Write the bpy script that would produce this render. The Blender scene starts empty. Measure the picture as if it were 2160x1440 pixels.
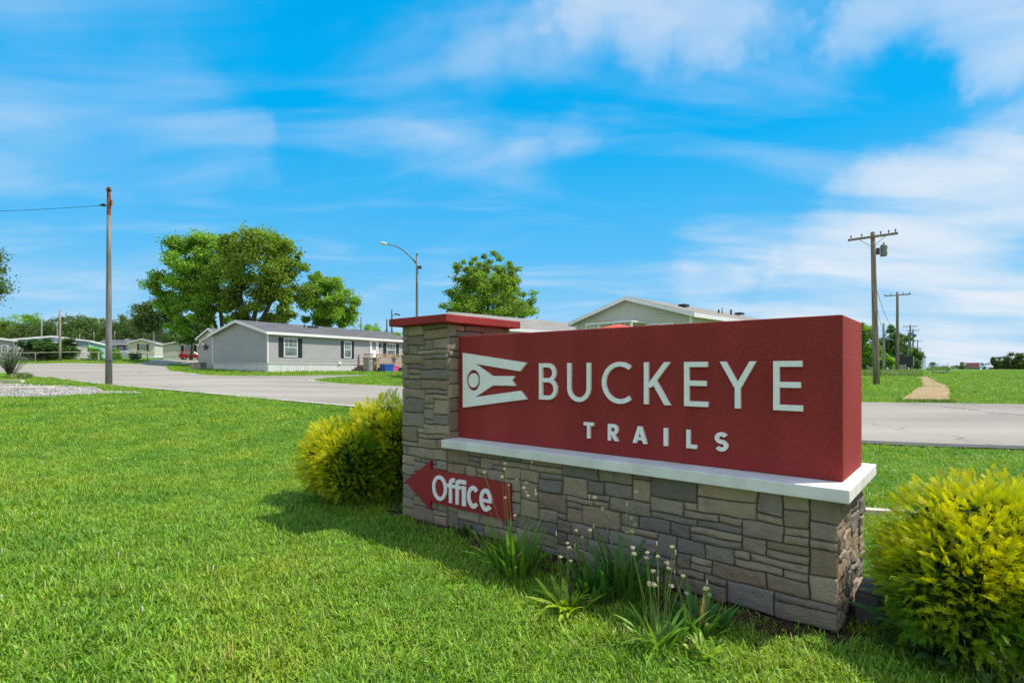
import bpy, bmesh, math, random
import numpy as np
from mathutils import Vector, Matrix, Euler, noise
from mathutils.geometry import tessellate_polygon
rad = math.radians
R = random.Random(7)
scene = bpy.context.scene
COL = scene.collection
F, HY, CX, CH = 1136.0, 779.0, 1080.0, 1.5

# ------------------------------------------------------------------ terrain
def _tp(px, py, Y): return ((px-CX)/F*Y, Y, CH-(py-HY)/F*Y)
TP = []
for gx in range(-9, 13, 3):
    for gy in range(-6, 11, 4): TP.append((gx, gy, 0.0))
TP += [_tp(229,812,26.5), _tp(565,785,41), _tp(449,780,45.2), _tp(846,784,53), _tp(224,769,55), _tp(41,767,58),
       _tp(60,793,35.3), _tp(120,759.5,62), _tp(280,759.5,64), _tp(305,753.5,115), _tp(405,758.5,108), _tp(680,853,17.2), _tp(430,830,21.4),
       _tp(658,802,30), _tp(844,814.5,28), _tp(600,791,37), _tp(1817,935,10.9), _tp(2160,948,10.1), _tp(1830,850,17.6),
       _tp(2160,853,17.6), _tp(1849,813,32.8), _tp(1893,788,62), _tp(1990,778.5,110), _tp(2048,779,140), _tp(2160,779,111),
       _tp(2090,800,40), _tp(380,772,62), _tp(370,759.5,85), (8.8,26.5,.9), (4,32,1.0), (-5,36,1.0), (15,36,1.0), (16,48,1.2),
       (36,20,1.2), (67,60,1.5), (158,180,1.5), (-100,200,6), (-180,160,6), (-30,250,5), (60,260,2), (190,230,1.6), (0,-25,0),
       (30,-30,.3), (-30,-30,0), (-22,4,.1), (-40,18,.7), (-60,40,1.6), (24,6,.4), (-60,-10,.5), (0,140,3.0)]
TP = np.array(TP)
_c = 4.0
def _k(r2): return np.sqrt(r2+_c*_c)
_n = len(TP)
_A = np.zeros((_n+3, _n+3))
_d2 = ((TP[:,None,:2]-TP[None,:,:2])**2).sum(-1)
_A[:_n,:_n] = _k(_d2)-np.eye(_n)*.15
_A[:_n,_n] = 1; _A[:_n,_n+1:] = TP[:,:2]; _A[_n,:_n] = 1; _A[_n+1:,:_n] = TP[:,:2].T
_w = np.linalg.solve(_A, np.concatenate([TP[:,2], np.zeros(3)]))
def ghn(x, y):
    x = np.asarray(x, float); y = np.asarray(y, float)
    r = np.hypot(x, y)+1e-9; s = np.minimum(1, 250/r); x = x*s; y = y*s
    out = _w[_n]+_w[_n+1]*x+_w[_n+2]*y
    for i in range(_n): out = out+_w[i]*_k((x-TP[i,0])**2+(y-TP[i,1])**2)
    return out
def gh(x, y): return float(ghn(x, y))
def gp(px, Y, dz=0.0):
    x = (px-CX)/F*Y
    return Vector((x, Y, gh(x, Y)+dz))
def ghit(px, py):
    a = (px-CX)/F; b = (py-HY)/F
    ys = np.concatenate([np.linspace(2, 40, 300), np.linspace(40.3, 200, 500)])
    dz = CH-b*ys-ghn(a*ys, ys)
    i = int(np.argmax(dz < 0)) if (dz < 0).any() else int(np.argmin(np.abs(dz)))
    if i > 0 and dz[i] < 0:
        t = dz[i-1]/(dz[i-1]-dz[i]); Y = ys[i-1]+t*(ys[i]-ys[i-1])
    else: Y = ys[i]
    return (a*Y, Y)

# ------------------------------------------------------------------ materials
def newmat(name):
    m = bpy.data.materials.new(name); m.use_nodes = True
    nt = m.node_tree; b = nt.nodes['Principled BSDF']
    return m, nt, b
def N(nt, t, **kw):
    n = nt.nodes.new(t)
    for k, v in kw.items(): setattr(n, k, v)
    return n
def ramp(nt, stops):
    r = N(nt, 'ShaderNodeValToRGB'); e = r.color_ramp.elements
    while len(e) < len(stops): e.new(.5)
    for el, (p, c) in zip(e, stops): el.position = p; el.color = (*c, 1) if len(c) == 3 else c
    return r
def mat(name, c, rough=.8, spec=.3, metal=0, var=.12, scale=6, bump=0, bscale=60, trans=0, coords='Object', stretch=(1,1,1), detail=5, c2=None):
    m, nt, b = newmat(name); L = nt.links
    tc = N(nt, 'ShaderNodeTexCoord'); mp = N(nt, 'ShaderNodeMapping'); mp.inputs['Scale'].default_value = stretch
    L.new(tc.outputs[coords], mp.inputs[0])
    nz = N(nt, 'ShaderNodeTexNoise'); nz.inputs['Scale'].default_value = scale; nz.inputs['Detail'].default_value = detail
    L.new(mp.outputs[0], nz.inputs[0])
    lo = tuple(max(0, v*(1-var*1.6)) for v in c); hi = tuple(min(1, v*(1+var*1.6)) for v in (c2 or c))
    rp = ramp(nt, [(.3, lo), (.7, hi)]); L.new(nz.outputs[0], rp.inputs[0]); L.new(rp.outputs[0], b.inputs['Base Color'])
    b.inputs['Roughness'].default_value = rough; b.inputs['Metallic'].default_value = metal
    b.inputs['Specular IOR Level'].default_value = spec
    if bump:
        n2 = N(nt, 'ShaderNodeTexNoise'); n2.inputs['Scale'].default_value = bscale; n2.inputs['Detail'].default_value = 4
        L.new(mp.outputs[0], n2.inputs[0]); bp = N(nt, 'ShaderNodeBump'); bp.inputs['Strength'].default_value = bump
        bp.inputs['Distance'].default_value = .01; L.new(n2.outputs[0], bp.inputs['Height']); L.new(bp.outputs[0], b.inputs['Normal'])
    return m
def leafmat(name, base, trans=.35, rough=.5, hue=.0, attr=True, spec=.25, boost=1.0):
    """colour attribute 'Col' multiplies a base colour; part of the light passes through the leaf"""
    m, nt, b = newmat(name); L = nt.links
    mul = N(nt, 'ShaderNodeMixRGB', blend_type='MULTIPLY'); mul.inputs[0].default_value = 1
    mul.inputs[1].default_value = (*base, 1)
    at_ = N(nt, 'ShaderNodeAttribute', attribute_name='Col'); L.new(at_.outputs['Color'], mul.inputs[2])
    oi = N(nt, 'ShaderNodeObjectInfo'); hs = N(nt, 'ShaderNodeHueSaturation')
    mr = N(nt, 'ShaderNodeMapRange'); mr.inputs[3].default_value = .5-hue; mr.inputs[4].default_value = .5+hue
    L.new(oi.outputs['Random'], mr.inputs[0]); L.new(mr.outputs[0], hs.inputs['Hue'])
    mv = N(nt, 'ShaderNodeMapRange'); mv.inputs[3].default_value = .82; mv.inputs[4].default_value = 1.18
    L.new(oi.outputs['Random'], mv.inputs[0]); L.new(mv.outputs[0], hs.inputs['Value'])
    L.new(mul.outputs[0], hs.inputs['Color']); L.new(hs.outputs[0], b.inputs['Base Color'])
    b.inputs['Roughness'].default_value = rough; b.inputs['Specular IOR Level'].default_value = spec
    tr = N(nt, 'ShaderNodeBsdfTranslucent'); g = N(nt, 'ShaderNodeHueSaturation'); g.inputs['Saturation'].default_value = 1.1; g.inputs['Value'].default_value = 1.25
    L.new(hs.outputs[0], g.inputs['Color']); L.new(g.outputs[0], tr.inputs[0])
    mx = N(nt, 'ShaderNodeMixShader'); mx.inputs[0].default_value = trans
    L.new(b.outputs[0], mx.inputs[1]); L.new(tr.outputs[0], mx.inputs[2])
    L.new(mx.outputs[0], nt.nodes['Material Output'].inputs[0])
    return m

M = {}
M['red'] = mat('red_stucco', (.34,.040,.036), .85, .2, var=.13, scale=105, detail=3, bump=1.0, bscale=120)
M['ledge'] = mat('white_stucco', (.84,.77,.745), .8, .3, var=.05, scale=7, detail=8, bump=.5, bscale=140)
M['letter'] = mat('cream_letter', (.90,.83,.81), .55, .4, var=.03, scale=30)
M['arrow'] = mat('arrow_board', (.30,.018,.024), .5, .4, var=.06, scale=12)
M['mortar'] = mat('dark_mortar', (.045,.042,.04), .95, .1)
M['white'] = mat('white_paint', (.82,.78,.77), .55, .3, var=.05)
M['offwhite'] = mat('cream_trim', (.66,.61,.56), .6, .3, var=.05)
M['black'] = mat('black_paint', (.022,.022,.026), .5, .4, var=.15)
M['darkgrey'] = mat('dark_grey', (.08,.08,.085), .6, .3)
M['greymetal'] = mat('galvanised_metal', (.20,.19,.175), .6, .3, metal=.1, var=.2, scale=3, stretch=(3,3,.4))
M['rust'] = mat('rusty_metal', (.24,.085,.04), .85, .2, var=.5, scale=9)
M['bark'] = mat('bark', (.13,.10,.075), .95, .1, var=.3, scale=4, bump=.6, bscale=12, stretch=(4,4,.6))
M['woodpole'] = mat('weathered_pole_wood', (.26,.20,.145), .9, .15, var=.35, scale=3, stretch=(6,6,.35))
M['deckwood'] = mat('tan_deck_wood', (.50,.33,.19), .8, .2, var=.2, scale=4)
M['greywood'] = mat('grey_wood', (.33,.29,.25), .9, .15, var=.25, scale=5)
M['timber'] = mat('pale_timber', (.62,.52,.40), .85, .2, var=.15, scale=5, stretch=(.6,4,4))
M['shingle'] = mat('grey_shingle', (.13,.125,.125), .9, .15, var=.22, scale=2.2, stretch=(.35,2,2), detail=8)
M['shingle2'] = mat('taupe_shingle', (.27,.24,.21), .9, .15, var=.15, scale=2.2, stretch=(.35,2,2), detail=8)
M['greywall'] = mat('grey_siding', (.41,.385,.38), .6, .3, var=.03)
M['greenwall'] = mat('sage_siding', (.54,.53,.42), .6, .3, var=.03)
M['beigewall'] = mat('beige_siding', (.60,.56,.44), .6, .3, var=.03)
M['bluewall'] = mat('teal_siding', (.33,.50,.55), .6, .3, var=.04)
M['slatewall'] = mat('slate_siding', (.30,.33,.40), .6, .3, var=.04)
M['skirt'] = mat('white_skirting', (.76,.73,.735), .6, .3, var=.05)
M['shutter_r'] = mat('maroon_shutter', (.12,.02,.03), .5, .3)
M['glass'] = mat('window_glass', (.16,.20,.20), .08, .8, var=.3, scale=1.5)
M['curtain'] = mat('curtain', (.48,.52,.50), .9, .1)
M['bluebin'] = mat('blue_plastic', (.02,.10,.42), .4, .4)
M['pink'] = mat('pink_plastic', (.72,.10,.28), .4, .4)
M['redpaint'] = mat('red_car_paint', (.42,.008,.015), .18, .6, var=.02)
M['whitepaint'] = mat('white_car_paint', (.75,.76,.78), .2, .6, var=.02)
M['silverpaint'] = mat('silver_car_paint', (.42,.46,.52), .2, .6, var=.02)
M['tyre'] = mat('tyre_rubber', (.02,.02,.02), .8, .2)
M['rim'] = mat('alloy_rim', (.5,.5,.5), .3, .5, metal=.8)
M['lamp_g'] = mat('lens', (.7,.7,.65), .2, .5)
M['taillight'] = mat('tail_lens', (.4,.01,.01), .2, .5)
M['umbrella'] = mat('coral_canvas', (.62,.10,.07), .8, .2)
M['porcelain'] = mat('brown_porcelain', (.06,.04,.035), .3, .5)
M['cable'] = mat('black_cable', (.02,.02,.02), .7, .2)
M['grass'] = leafmat('grass_blade', (.208,.395,.030), trans=.28, rough=.45, hue=.012, spec=.3)
M['leaf'] = leafmat('tree_leaf', (.24,.39,.06), trans=.42, rough=.5, hue=.012)
M['leafdark'] = leafmat('dark_tree_leaf', (.11,.18,.05), trans=.32, rough=.55, hue=.015)
M['arb'] = leafmat('arborvitae', (1,1,1), trans=.36, rough=.5, hue=0)
M['plantain'] = leafmat('plantain_leaf', (1,1,1), trans=.35, rough=.4, hue=0, spec=.35)
M['seed'] = mat('seed_head', (.62,.52,.34), .8, .2, var=.2, scale=60)
M['stalk'] = mat('seed_stalk', (.22,.27,.08), .7, .2, var=.2)

def patchy(m, scale, lo, hi):
    nt = m.node_tree; L = nt.links; g = N(nt, 'ShaderNodeNewGeometry'); nz = N(nt, 'ShaderNodeTexNoise'); nz.inputs['Scale'].default_value = scale; nz.inputs['Detail'].default_value = 5
    L.new(g.outputs['Position'], nz.inputs[0]); rp = ramp(nt, [(.32, lo), (.5, (1,1,1)), (.68, hi)]); L.new(nz.outputs[0], rp.inputs[0])
    mu = N(nt, 'ShaderNodeMixRGB', blend_type='MULTIPLY'); mu.inputs[0].default_value = 1
    hs = [n for n in nt.nodes if n.type == 'HUE_SAT'][0]; src = hs.inputs['Color'].links[0].from_socket
    L.new(src, mu.inputs[1]); L.new(rp.outputs[0], mu.inputs[2]); L.new(mu.outputs[0], hs.inputs['Color'])
patchy(M['grass'], .9, (.66,.80,.8), (1.32,1.08,1.1))
def weather(m, stretch, lo, hi):
    nt = m.node_tree; L = nt.links; tc = N(nt, 'ShaderNodeTexCoord'); mp = N(nt, 'ShaderNodeMapping'); mp.inputs['Scale'].default_value = stretch; nz = N(nt, 'ShaderNodeTexNoise'); nz.inputs['Scale'].default_value = 1; nz.inputs['Detail'].default_value = 6
    L.new(tc.outputs['Object'], mp.inputs[0]); L.new(mp.outputs[0], nz.inputs[0]); rp = ramp(nt, [(.35, lo), (.65, hi)]); L.new(nz.outputs[0], rp.inputs[0])
    b = nt.nodes['Principled BSDF']; src = b.inputs['Base Color'].links[0].from_socket; mu = N(nt, 'ShaderNodeMixRGB', blend_type='MULTIPLY'); mu.inputs[0].default_value = 1
    L.new(src, mu.inputs[1]); L.new(rp.outputs[0], mu.inputs[2]); L.new(mu.outputs[0], b.inputs['Base Color'])
weather(M['red'], (3,3,.9), (.88,.88,.9), (1.08,1.1,1.1)); weather(M['ledge'], (5,5,3), (.86,.85,.83), (1.03,1.03,1.03))
weather(M['skirt'], (6,6,1), (.85,.84,.8), (1,1,1)); weather(M['greywall'], (.6,.6,2), (.95,.95,.95), (1.04,1.04,1.04))
# stone
m, nt, b = newmat('ledge_stone'); L = nt.links
at_ = N(nt, 'ShaderNodeAttribute', attribute_name='Col'); tc = N(nt, 'ShaderNodeTexCoord')
n1 = N(nt, 'ShaderNodeTexNoise'); n1.inputs['Scale'].default_value = 9; n1.inputs['Detail'].default_value = 8; n1.inputs['Roughness'].default_value = .65
L.new(tc.outputs['Object'], n1.inputs[0])
rp = ramp(nt, [(.25, (.68,.68,.70)), (.5, (1,1,1)), (.75, (1.05,.93,.80))]); L.new(n1.outputs[0], rp.inputs[0])
mu = N(nt, 'ShaderNodeMixRGB', blend_type='MULTIPLY'); mu.inputs[0].default_value = 1
L.new(at_.outputs['Color'], mu.inputs[1]); L.new(rp.outputs[0], mu.inputs[2])
L.new(mu.outputs[0], b.inputs['Base Color']); b.inputs['Roughness'].default_value = .9; b.inputs['Specular IOR Level'].default_value = .2
n2 = N(nt, 'ShaderNodeTexNoise'); n2.inputs['Scale'].default_value = 55; n2.inputs['Detail'].default_value = 8
L.new(tc.outputs['Object'], n2.inputs[0]); bp = N(nt, 'ShaderNodeBump'); bp.inputs['Strength'].default_value = .9; bp.inputs['Distance'].default_value = .012
L.new(n2.outputs[0], bp.inputs['Height']); L.new(bp.outputs[0], b.inputs['Normal'])
M['stone'] = m

def groundmat(name, stops1, s1, stops2, s2, fac=.5, bump=.6, bs=30, rough=.95, stretch=(1,1,1)):
    m, nt, b = newmat(name); L = nt.links
    g = N(nt, 'ShaderNodeNewGeometry'); mp = N(nt, 'ShaderNodeMapping'); mp.inputs['Scale'].default_value = stretch
    L.new(g.outputs['Position'], mp.inputs[0])
    a = N(nt, 'ShaderNodeTexNoise'); a.inputs['Scale'].default_value = s1; a.inputs['Detail'].default_value = 6; L.new(mp.outputs[0], a.inputs[0])
    c = N(nt, 'ShaderNodeTexNoise'); c.inputs['Scale'].default_value = s2; c.inputs['Detail'].default_value = 8; c.inputs['Roughness'].default_value = .7; L.new(mp.outputs[0], c.inputs[0])
    ra = ramp(nt, stops1); rc = ramp(nt, stops2); L.new(a.outputs[0], ra.inputs[0]); L.new(c.outputs[0], rc.inputs[0])
    mx = N(nt, 'ShaderNodeMixRGB'); mx.inputs[0].default_value = fac; L.new(ra.outputs[0], mx.inputs[1]); L.new(rc.outputs[0], mx.inputs[2])
    L.new(mx.outputs[0], b.inputs['Base Color']); b.inputs['Roughness'].default_value = rough; b.inputs['Specular IOR Level'].default_value = .15
    d = N(nt, 'ShaderNodeTexNoise'); d.inputs['Scale'].default_value = bs; d.inputs['Detail'].default_value = 4; L.new(g.outputs['Position'], d.inputs[0])
    bp = N(nt, 'ShaderNodeBump'); bp.inputs['Strength'].default_value = bump; bp.inputs['Distance'].default_value = .03
    L.new(d.outputs[0], bp.inputs['Height']); L.new(bp.outputs[0], b.inputs['Normal'])
    return m
M['ground'] = groundmat('turf', [(.3,(.085,.17,.016)),(.55,(.12,.21,.02)),(.75,(.17,.23,.04))], .12, [(.3,(.06,.14,.012)),(.7,(.17,.28,.03))], 5, .5)
M['asphalt'] = groundmat('worn_asphalt', [(.35,(.25,.215,.175)),(.65,(.42,.365,.30))], .35, [(.3,(.25,.215,.18)),(.7,(.42,.37,.31))], 16, .4, bump=.25, bs=60, rough=.9, stretch=(.28,1.3,1))
_nt = M['asphalt'].node_tree; _L = _nt.links
_g = N(_nt, 'ShaderNodeNewGeometry'); _w1 = N(_nt, 'ShaderNodeTexNoise'); _w1.inputs['Scale'].default_value = .9; _w1.inputs['Detail'].default_value = 6; _L.new(_g.outputs['Position'], _w1.inputs[0])
_a = N(_nt, 'ShaderNodeVectorMath', operation='MULTIPLY_ADD'); _L.new(_w1.outputs['Color'], _a.inputs[0]); _a.inputs[1].default_value = (2.6,2.6,0); _L.new(_g.outputs['Position'], _a.inputs[2])
_v = N(_nt, 'ShaderNodeTexVoronoi', feature='DISTANCE_TO_EDGE'); _v.inputs['Scale'].default_value = .16; _L.new(_a.outputs[0], _v.inputs[0])
_r = N(_nt, 'ShaderNodeMapRange'); _L.new(_v.outputs['Distance'], _r.inputs[0]); _r.inputs[1].default_value = .0; _r.inputs[2].default_value = .007; _r.inputs[3].default_value = .45; _r.inputs[4].default_value = 1
_m = N(_nt, 'ShaderNodeVectorMath', operation='SCALE'); _b = _nt.nodes['Principled BSDF']; _src = _b.inputs['Base Color'].links[0].from_socket
_L.new(_src, _m.inputs[0]); _L.new(_r.outputs[0], _m.inputs['Scale']); _L.new(_m.outputs[0], _b.inputs['Base Color'])
M['asphalt2'] = groundmat('grey_asphalt', [(.3,(.26,.25,.25)),(.7,(.34,.33,.32))], .1, [(.3,(.26,.26,.26)),(.7,(.34,.33,.33))], 9, .5, bump=.2, bs=60)
M['curb'] = groundmat('pale_gravel_edge', [(.3,(.42,.38,.33)),(.7,(.55,.50,.43))], 1.5, [(.3,(.32,.29,.25)),(.7,(.55,.5,.45))], 14, .5)
M['tar'] = groundmat('dark_asphalt_edge', [(.3,(.07,.066,.062)),(.7,(.14,.13,.12))], 1.5, [(.3,(.06,.06,.06)),(.7,(.16,.15,.14))], 14, .5)
M['dirt'] = groundmat('straw_dirt', [(.3,(.30,.19,.09)),(.7,(.46,.32,.16))], .8, [(.3,(.22,.14,.08)),(.7,(.50,.36,.19))], 6, .5, bump=1, bs=12)
M['mulch'] = groundmat('mulch_soil', [(.3,(.05,.028,.018)),(.7,(.10,.055,.035))], 5, [(.3,(.03,.02,.014)),(.7,(.14,.08,.055))], 40, .5, bump=1, bs=60)
M['gravelbase'] = groundmat('gravel_bed', [(.3,(.36,.34,.33)),(.7,(.52,.50,.47))], 2, [(.3,(.25,.24,.24)),(.7,(.62,.60,.57))], 12, .6, bump=1, bs=12)
M['rock'] = mat('pale_rock', (.36,.335,.30), .9, .2, var=.25, scale=2, coords='Object')

# ------------------------------------------------------------------ builders
class MB:
    def __init__(s): s.v = []; s.f = []; s.m = []; s.c = []; s.col = (1,1,1)
    def add(s, vs, fs, mi=0):
        o = len(s.v); s.v += [tuple(v) for v in vs]; s.c += [s.col]*len(vs)
        for f in fs: s.f.append([i+o for i in f]); s.m.append(mi)
    def box(s, c, d, mi=0, rot=None):
        x, y, z = d[0]/2, d[1]/2, d[2]/2
        vs = [Vector((i*x, j*y, k*z)) for i in (-1,1) for j in (-1,1) for k in (-1,1)]
        if rot is not None: vs = [rot @ v for v in vs]
        c = Vector(c); vs = [v+c for v in vs]
        s.add(vs, [(0,1,3,2),(4,6,7,5),(0,4,5,1),(2,3,7,6),(0,2,6,4),(1,5,7,3)], mi)
    def box2(s, a, b, mi=0): s.box([(a[i]+b[i])/2 for i in range(3)], [abs(b[i]-a[i]) for i in range(3)], mi)
    def tube(s, pts, rs, seg=8, mi=0, cap=True):
        pts = [Vector(p) for p in pts]
        if not hasattr(rs, '__len__'): rs = [rs]*len(pts)
        rings = []
        u = None
        for i, p in enumerate(pts):
            t = (pts[min(i+1, len(pts)-1)]-pts[max(i-1, 0)]).normalized()
            if u is None: u = t.orthogonal().normalized()
            u = (u-t*u.dot(t))
            u = u.normalized() if u.length > 1e-6 else t.orthogonal().normalized()
            w = t.cross(u)
            rings.append([p+(u*math.cos(a)+w*math.sin(a))*rs[i] for a in [2*math.pi*k/seg for k in range(seg)]])
        vs = [v for r in rings for v in r]; fs = []
        for i in range(len(pts)-1):
            for k in range(seg):
                a = i*seg+k; b = i*seg+(k+1) % seg; fs.append((a, b, b+seg, a+seg))
        if cap: fs.append(tuple(range(seg))[::-1]); fs.append(tuple(range((len(pts)-1)*seg, len(pts)*seg)))
        s.add(vs, fs, mi)
    def prism(s, loops, fn, a, b, mi=0):
        """loops: outer polygon then holes (2D); fn(u,v,h)->xyz; between heights a and b"""
        flat = [p for l in loops for p in l]
        tris = tessellate_polygon([[Vector((p[0], p[1], 0)) for p in l] for l in loops])
        n = len(flat)
        vs = [fn(p[0], p[1], a) for p in flat]+[fn(p[0], p[1], b) for p in flat]
        fs = [tuple(t) for t in tris]+[tuple(i+n for i in t[::-1]) for t in tris]
        o = 0
        for l in loops:
            k = len(l)
            for i in range(k):
                j = (i+1) % k; fs.append((o+i, o+j, o+j+n, o+i+n))
            o += k
        s.add(vs, fs, mi)
    def build(s, name, mats, parent=None, smooth=False, bevel=0, recalc=True, usecol=False):
        me = bpy.data.meshes.new(name); me.from_pydata(s.v, [], s.f)
        mats = mats if isinstance(mats, (list, tuple)) else [mats]
        for mm in mats: me.materials.append(mm)
        me.polygons.foreach_set('material_index', s.m)
        if usecol:
            a = me.color_attributes.new('Col', 'FLOAT_COLOR', 'POINT')
            a.data.foreach_set('color', np.array([(*c, 1) for c in s.c], np.float32).ravel())
        if recalc:
            bm = bmesh.new(); bm.from_mesh(me); bmesh.ops.recalc_face_normals(bm, faces=bm.faces); bm.to_mesh(me); bm.free()
        if smooth: me.polygons.foreach_set('use_smooth', [True]*len(me.polygons))
        me.update()
        o = bpy.data.objects.new(name, me); COL.objects.link(o)
        if parent: o.parent = parent
        if bevel:
            bv = o.modifiers.new('bevel', 'BEVEL'); bv.width = bevel; bv.segments = 2; bv.limit_method = 'ANGLE'; bv.angle_limit = rad(40)
        return o
def npmesh(name, V, Fc, mats, col=None, parent=None, smooth=False, mi=None, link=True):
    me = bpy.data.meshes.new(name); V = np.asarray(V, np.float32); Fc = np.asarray(Fc, np.int32)
    n, k = Fc.shape
    me.vertices.add(len(V)); me.vertices.foreach_set('co', V.ravel())
    me.loops.add(n*k); me.loops.foreach_set('vertex_index', Fc.ravel())
    me.polygons.add(n); me.polygons.foreach_set('loop_start', np.arange(n, dtype=np.int32)*k)
    mats = mats if isinstance(mats, (list, tuple)) else [mats]
    for mm in mats: me.materials.append(mm)
    if mi is not None: me.polygons.foreach_set('material_index', np.asarray(mi, np.int32))
    if col is not None:
        a = me.color_attributes.new('Col', 'FLOAT_COLOR', 'POINT')
        c4 = np.ones((len(V), 4), np.float32); c4[:, :3] = col; a.data.foreach_set('color', c4.ravel())
    if smooth: me.polygons.foreach_set('use_smooth', np.ones(n, bool))
    me.update(calc_edges=True); me.validate()
    o = bpy.data.objects.new(name, me)
    if link: COL.objects.link(o)
    if parent: o.parent = parent
    return o
def tag(o, label=None, cat=None, group=None, kind=None):
    if label: o['label'] = label
    if cat: o['category'] = cat
    if group: o['group'] = group
    if kind: o['kind'] = kind
    return o
def thing(name, label, cat, loc=(0,0,0), rz=0, group=None):
    o = bpy.data.objects.new(name, None); COL.objects.link(o); o.empty_display_size = .2
    o.location = loc; o.rotation_euler = (0,0,rz)
    return tag(o, label, cat, group)
def copy_tree(o, parent=None):
    c = o.copy(); COL.objects.link(c)
    if parent: c.parent = parent
    for ch in list(o.children): copy_tree(ch, c)
    return c

# ------------------------------------------------------------------ ground
def grid_radial():
    rs = [0.0]; r = .5
    while r < 3500: rs.append(r); r *= 1.045
    na = 400; V = [(0,0,gh(0,0))]
    ang = np.arange(na)*2*math.pi/na
    rr = np.array(rs[1:])
    X = (rr[:,None]*np.cos(ang)[None]).ravel(); Y = (rr[:,None]*np.sin(ang)[None]).ravel(); Z = ghn(X, Y)
    V = np.vstack([[[0,0,gh(0,0)]], np.stack([X,Y,Z],1)])
    fs = []
    m = len(rr)
    i = np.arange(m-1)[:,None]; k = np.arange(na)[None]
    a = 1+i*na+k; b_ = 1+i*na+(k+1) % na
    Q = np.stack([a, a+na, b_+na, b_], -1).reshape(-1, 4)
    c = np.stack([np.zeros(na, int), 1+np.arange(na), 1+(np.arange(na)+1) % na, 1+(np.arange(na)+1) % na], 1)
    return V, Q, c
V, Q, c = grid_radial()
g = npmesh('ground', V, Q, M['ground'], smooth=True); tag(g, kind='structure')
c_ = npmesh('ground_tmp', V[:1], np.array([[0,0,0]]), M['ground'], link=False)

def drape(name, poly, off, m, step=1.5, kind='structure', parent=None):
    bm = bmesh.new(); vs = [bm.verts.new((x, y, 0)) for x, y in poly]
    tris = tessellate_polygon([[Vector((x, y, 0)) for x, y in poly]])
    for t in tris:
        try: bm.faces.new([vs[i] for i in t])
        except ValueError: pass
    xs = [p[0] for p in poly]; ys = [p[1] for p in poly]
    def cuts(a, b):
        n = min(90, int((b-a)/step)+1); return [a+(b-a)*i/n for i in range(1, n)]
    for x in cuts(min(xs), max(xs)): bmesh.ops.bisect_plane(bm, geom=bm.verts[:]+bm.edges[:]+bm.faces[:], plane_co=(x,0,0), plane_no=(1,0,0))
    for y in cuts(min(ys), max(ys)): bmesh.ops.bisect_plane(bm, geom=bm.verts[:]+bm.edges[:]+bm.faces[:], plane_co=(0,y,0), plane_no=(0,1,0))
    for v in bm.verts: v.co.z = gh(v.co.x, v.co.y)+off
    bmesh.ops.recalc_face_normals(bm, faces=bm.faces)
    for f in bm.faces:
        if f.normal.z < 0: f.normal_flip()
        f.smooth = True
    me = bpy.data.meshes.new(name); bm.to_mesh(me); bm.free(); me.materials.append(m)
    o = bpy.data.objects.new(name, me); COL.objects.link(o); o.parent = parent
    if kind: o['kind'] = kind
    return o
def smooth_line(pts, k=4):
    out = []
    n = len(pts)
    for i in range(n-1):
        p0 = pts[max(i-1,0)]; p1 = pts[i]; p2 = pts[i+1]; p3 = pts[min(i+2,n-1)]
        for j in range(k):
            t = j/k
            out.append(tuple(.5*((2*p1[a])+(-p0[a]+p2[a])*t+(2*p0[a]-5*p1[a]+4*p2[a]-p3[a])*t*t+(-p0[a]+3*p1[a]-3*p2[a]+p3[a])*t**3) for a in (0,1)))
    out.append(tuple(pts[-1])); return out
def pY(px, Y): return ((px-CX)/F*Y, Y)
near_edge = smooth_line([pY(-160,48), ghit(60,793), ghit(229,812.5), ghit(430,830), ghit(680,853), (.5,13.9), ghit(1817,937), ghit(2160,950), (16,8.3), (26,5.5)])
far_a = [pY(-160,57), pY(41,57), pY(224,56.5), pY(290,59), pY(314,64), pY(330,77), pY(352,84), pY(440,86), pY(450,68), pY(356,63), pY(352,52)]
far_b = smooth_line([ghit(360,783.5), ghit(400,787.5), ghit(433,792), ghit(511,793.5), ghit(622,793.5), ghit(700,792.2), ghit(775,791.6)], 3)
isl = smooth_line([ghit(775,793.2), ghit(711,796), ghit(672,800), ghit(659,803), ghit(685,807.5), ghit(733,811.5), ghit(790,814), ghit(847,816)], 3)
far_c = smooth_line([(-3,25.5), (2,22.6), (8,19.2), ghit(1817,849.5), ghit(2160,854), (27,14)], 3)
road_poly = near_edge[::-1]+far_a+far_b+isl+far_c
drape('road', road_poly, .03, M['asphalt'], 1.6)
def strip(name, line, w, off, m, side=1):
    L_ = []; R_ = []
    for i, p in enumerate(line):
        a = line[max(i-1,0)]; b = line[min(i+1,len(line)-1)]
        d = Vector((b[0]-a[0], b[1]-a[1])).normalized(); n = Vector((-d.y, d.x))*side
        ww = w*(.75+.5*noise.noise(Vector((p[0]*.8, p[1]*.8, 3))))
        L_.append((p[0]-n.x*.08, p[1]-n.y*.08)); R_.append((p[0]+n.x*ww, p[1]+n.y*ww))
    V = []; Fs = []
    for i in range(len(line)):
        for q in (L_[i], R_[i]): V.append((q[0], q[1], gh(*q)+off))
    for i in range(len(line)-1): Fs.append((2*i, 2*i+2, 2*i+3, 2*i+1))
    o = npmesh(name, V, Fs, m, smooth=True); o['kind'] = 'structure'; return o
ne = [p for p in near_edge]
sp = [i for i, p in enumerate(ne) if p[0] > 3][0]
strip('road_edge', ne[:sp+1], .22, .042, M['curb'])
strip('road_edge', ne[sp:], .40, .042, M['tar'])
strip('road_edge', far_b, .35, .043, M['curb'], -1)
strip('road_edge', isl, .3, .044, M['curb'], -1)
strip('road_edge', far_a[:5], .4, .042, M['curb'], -1)
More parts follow.
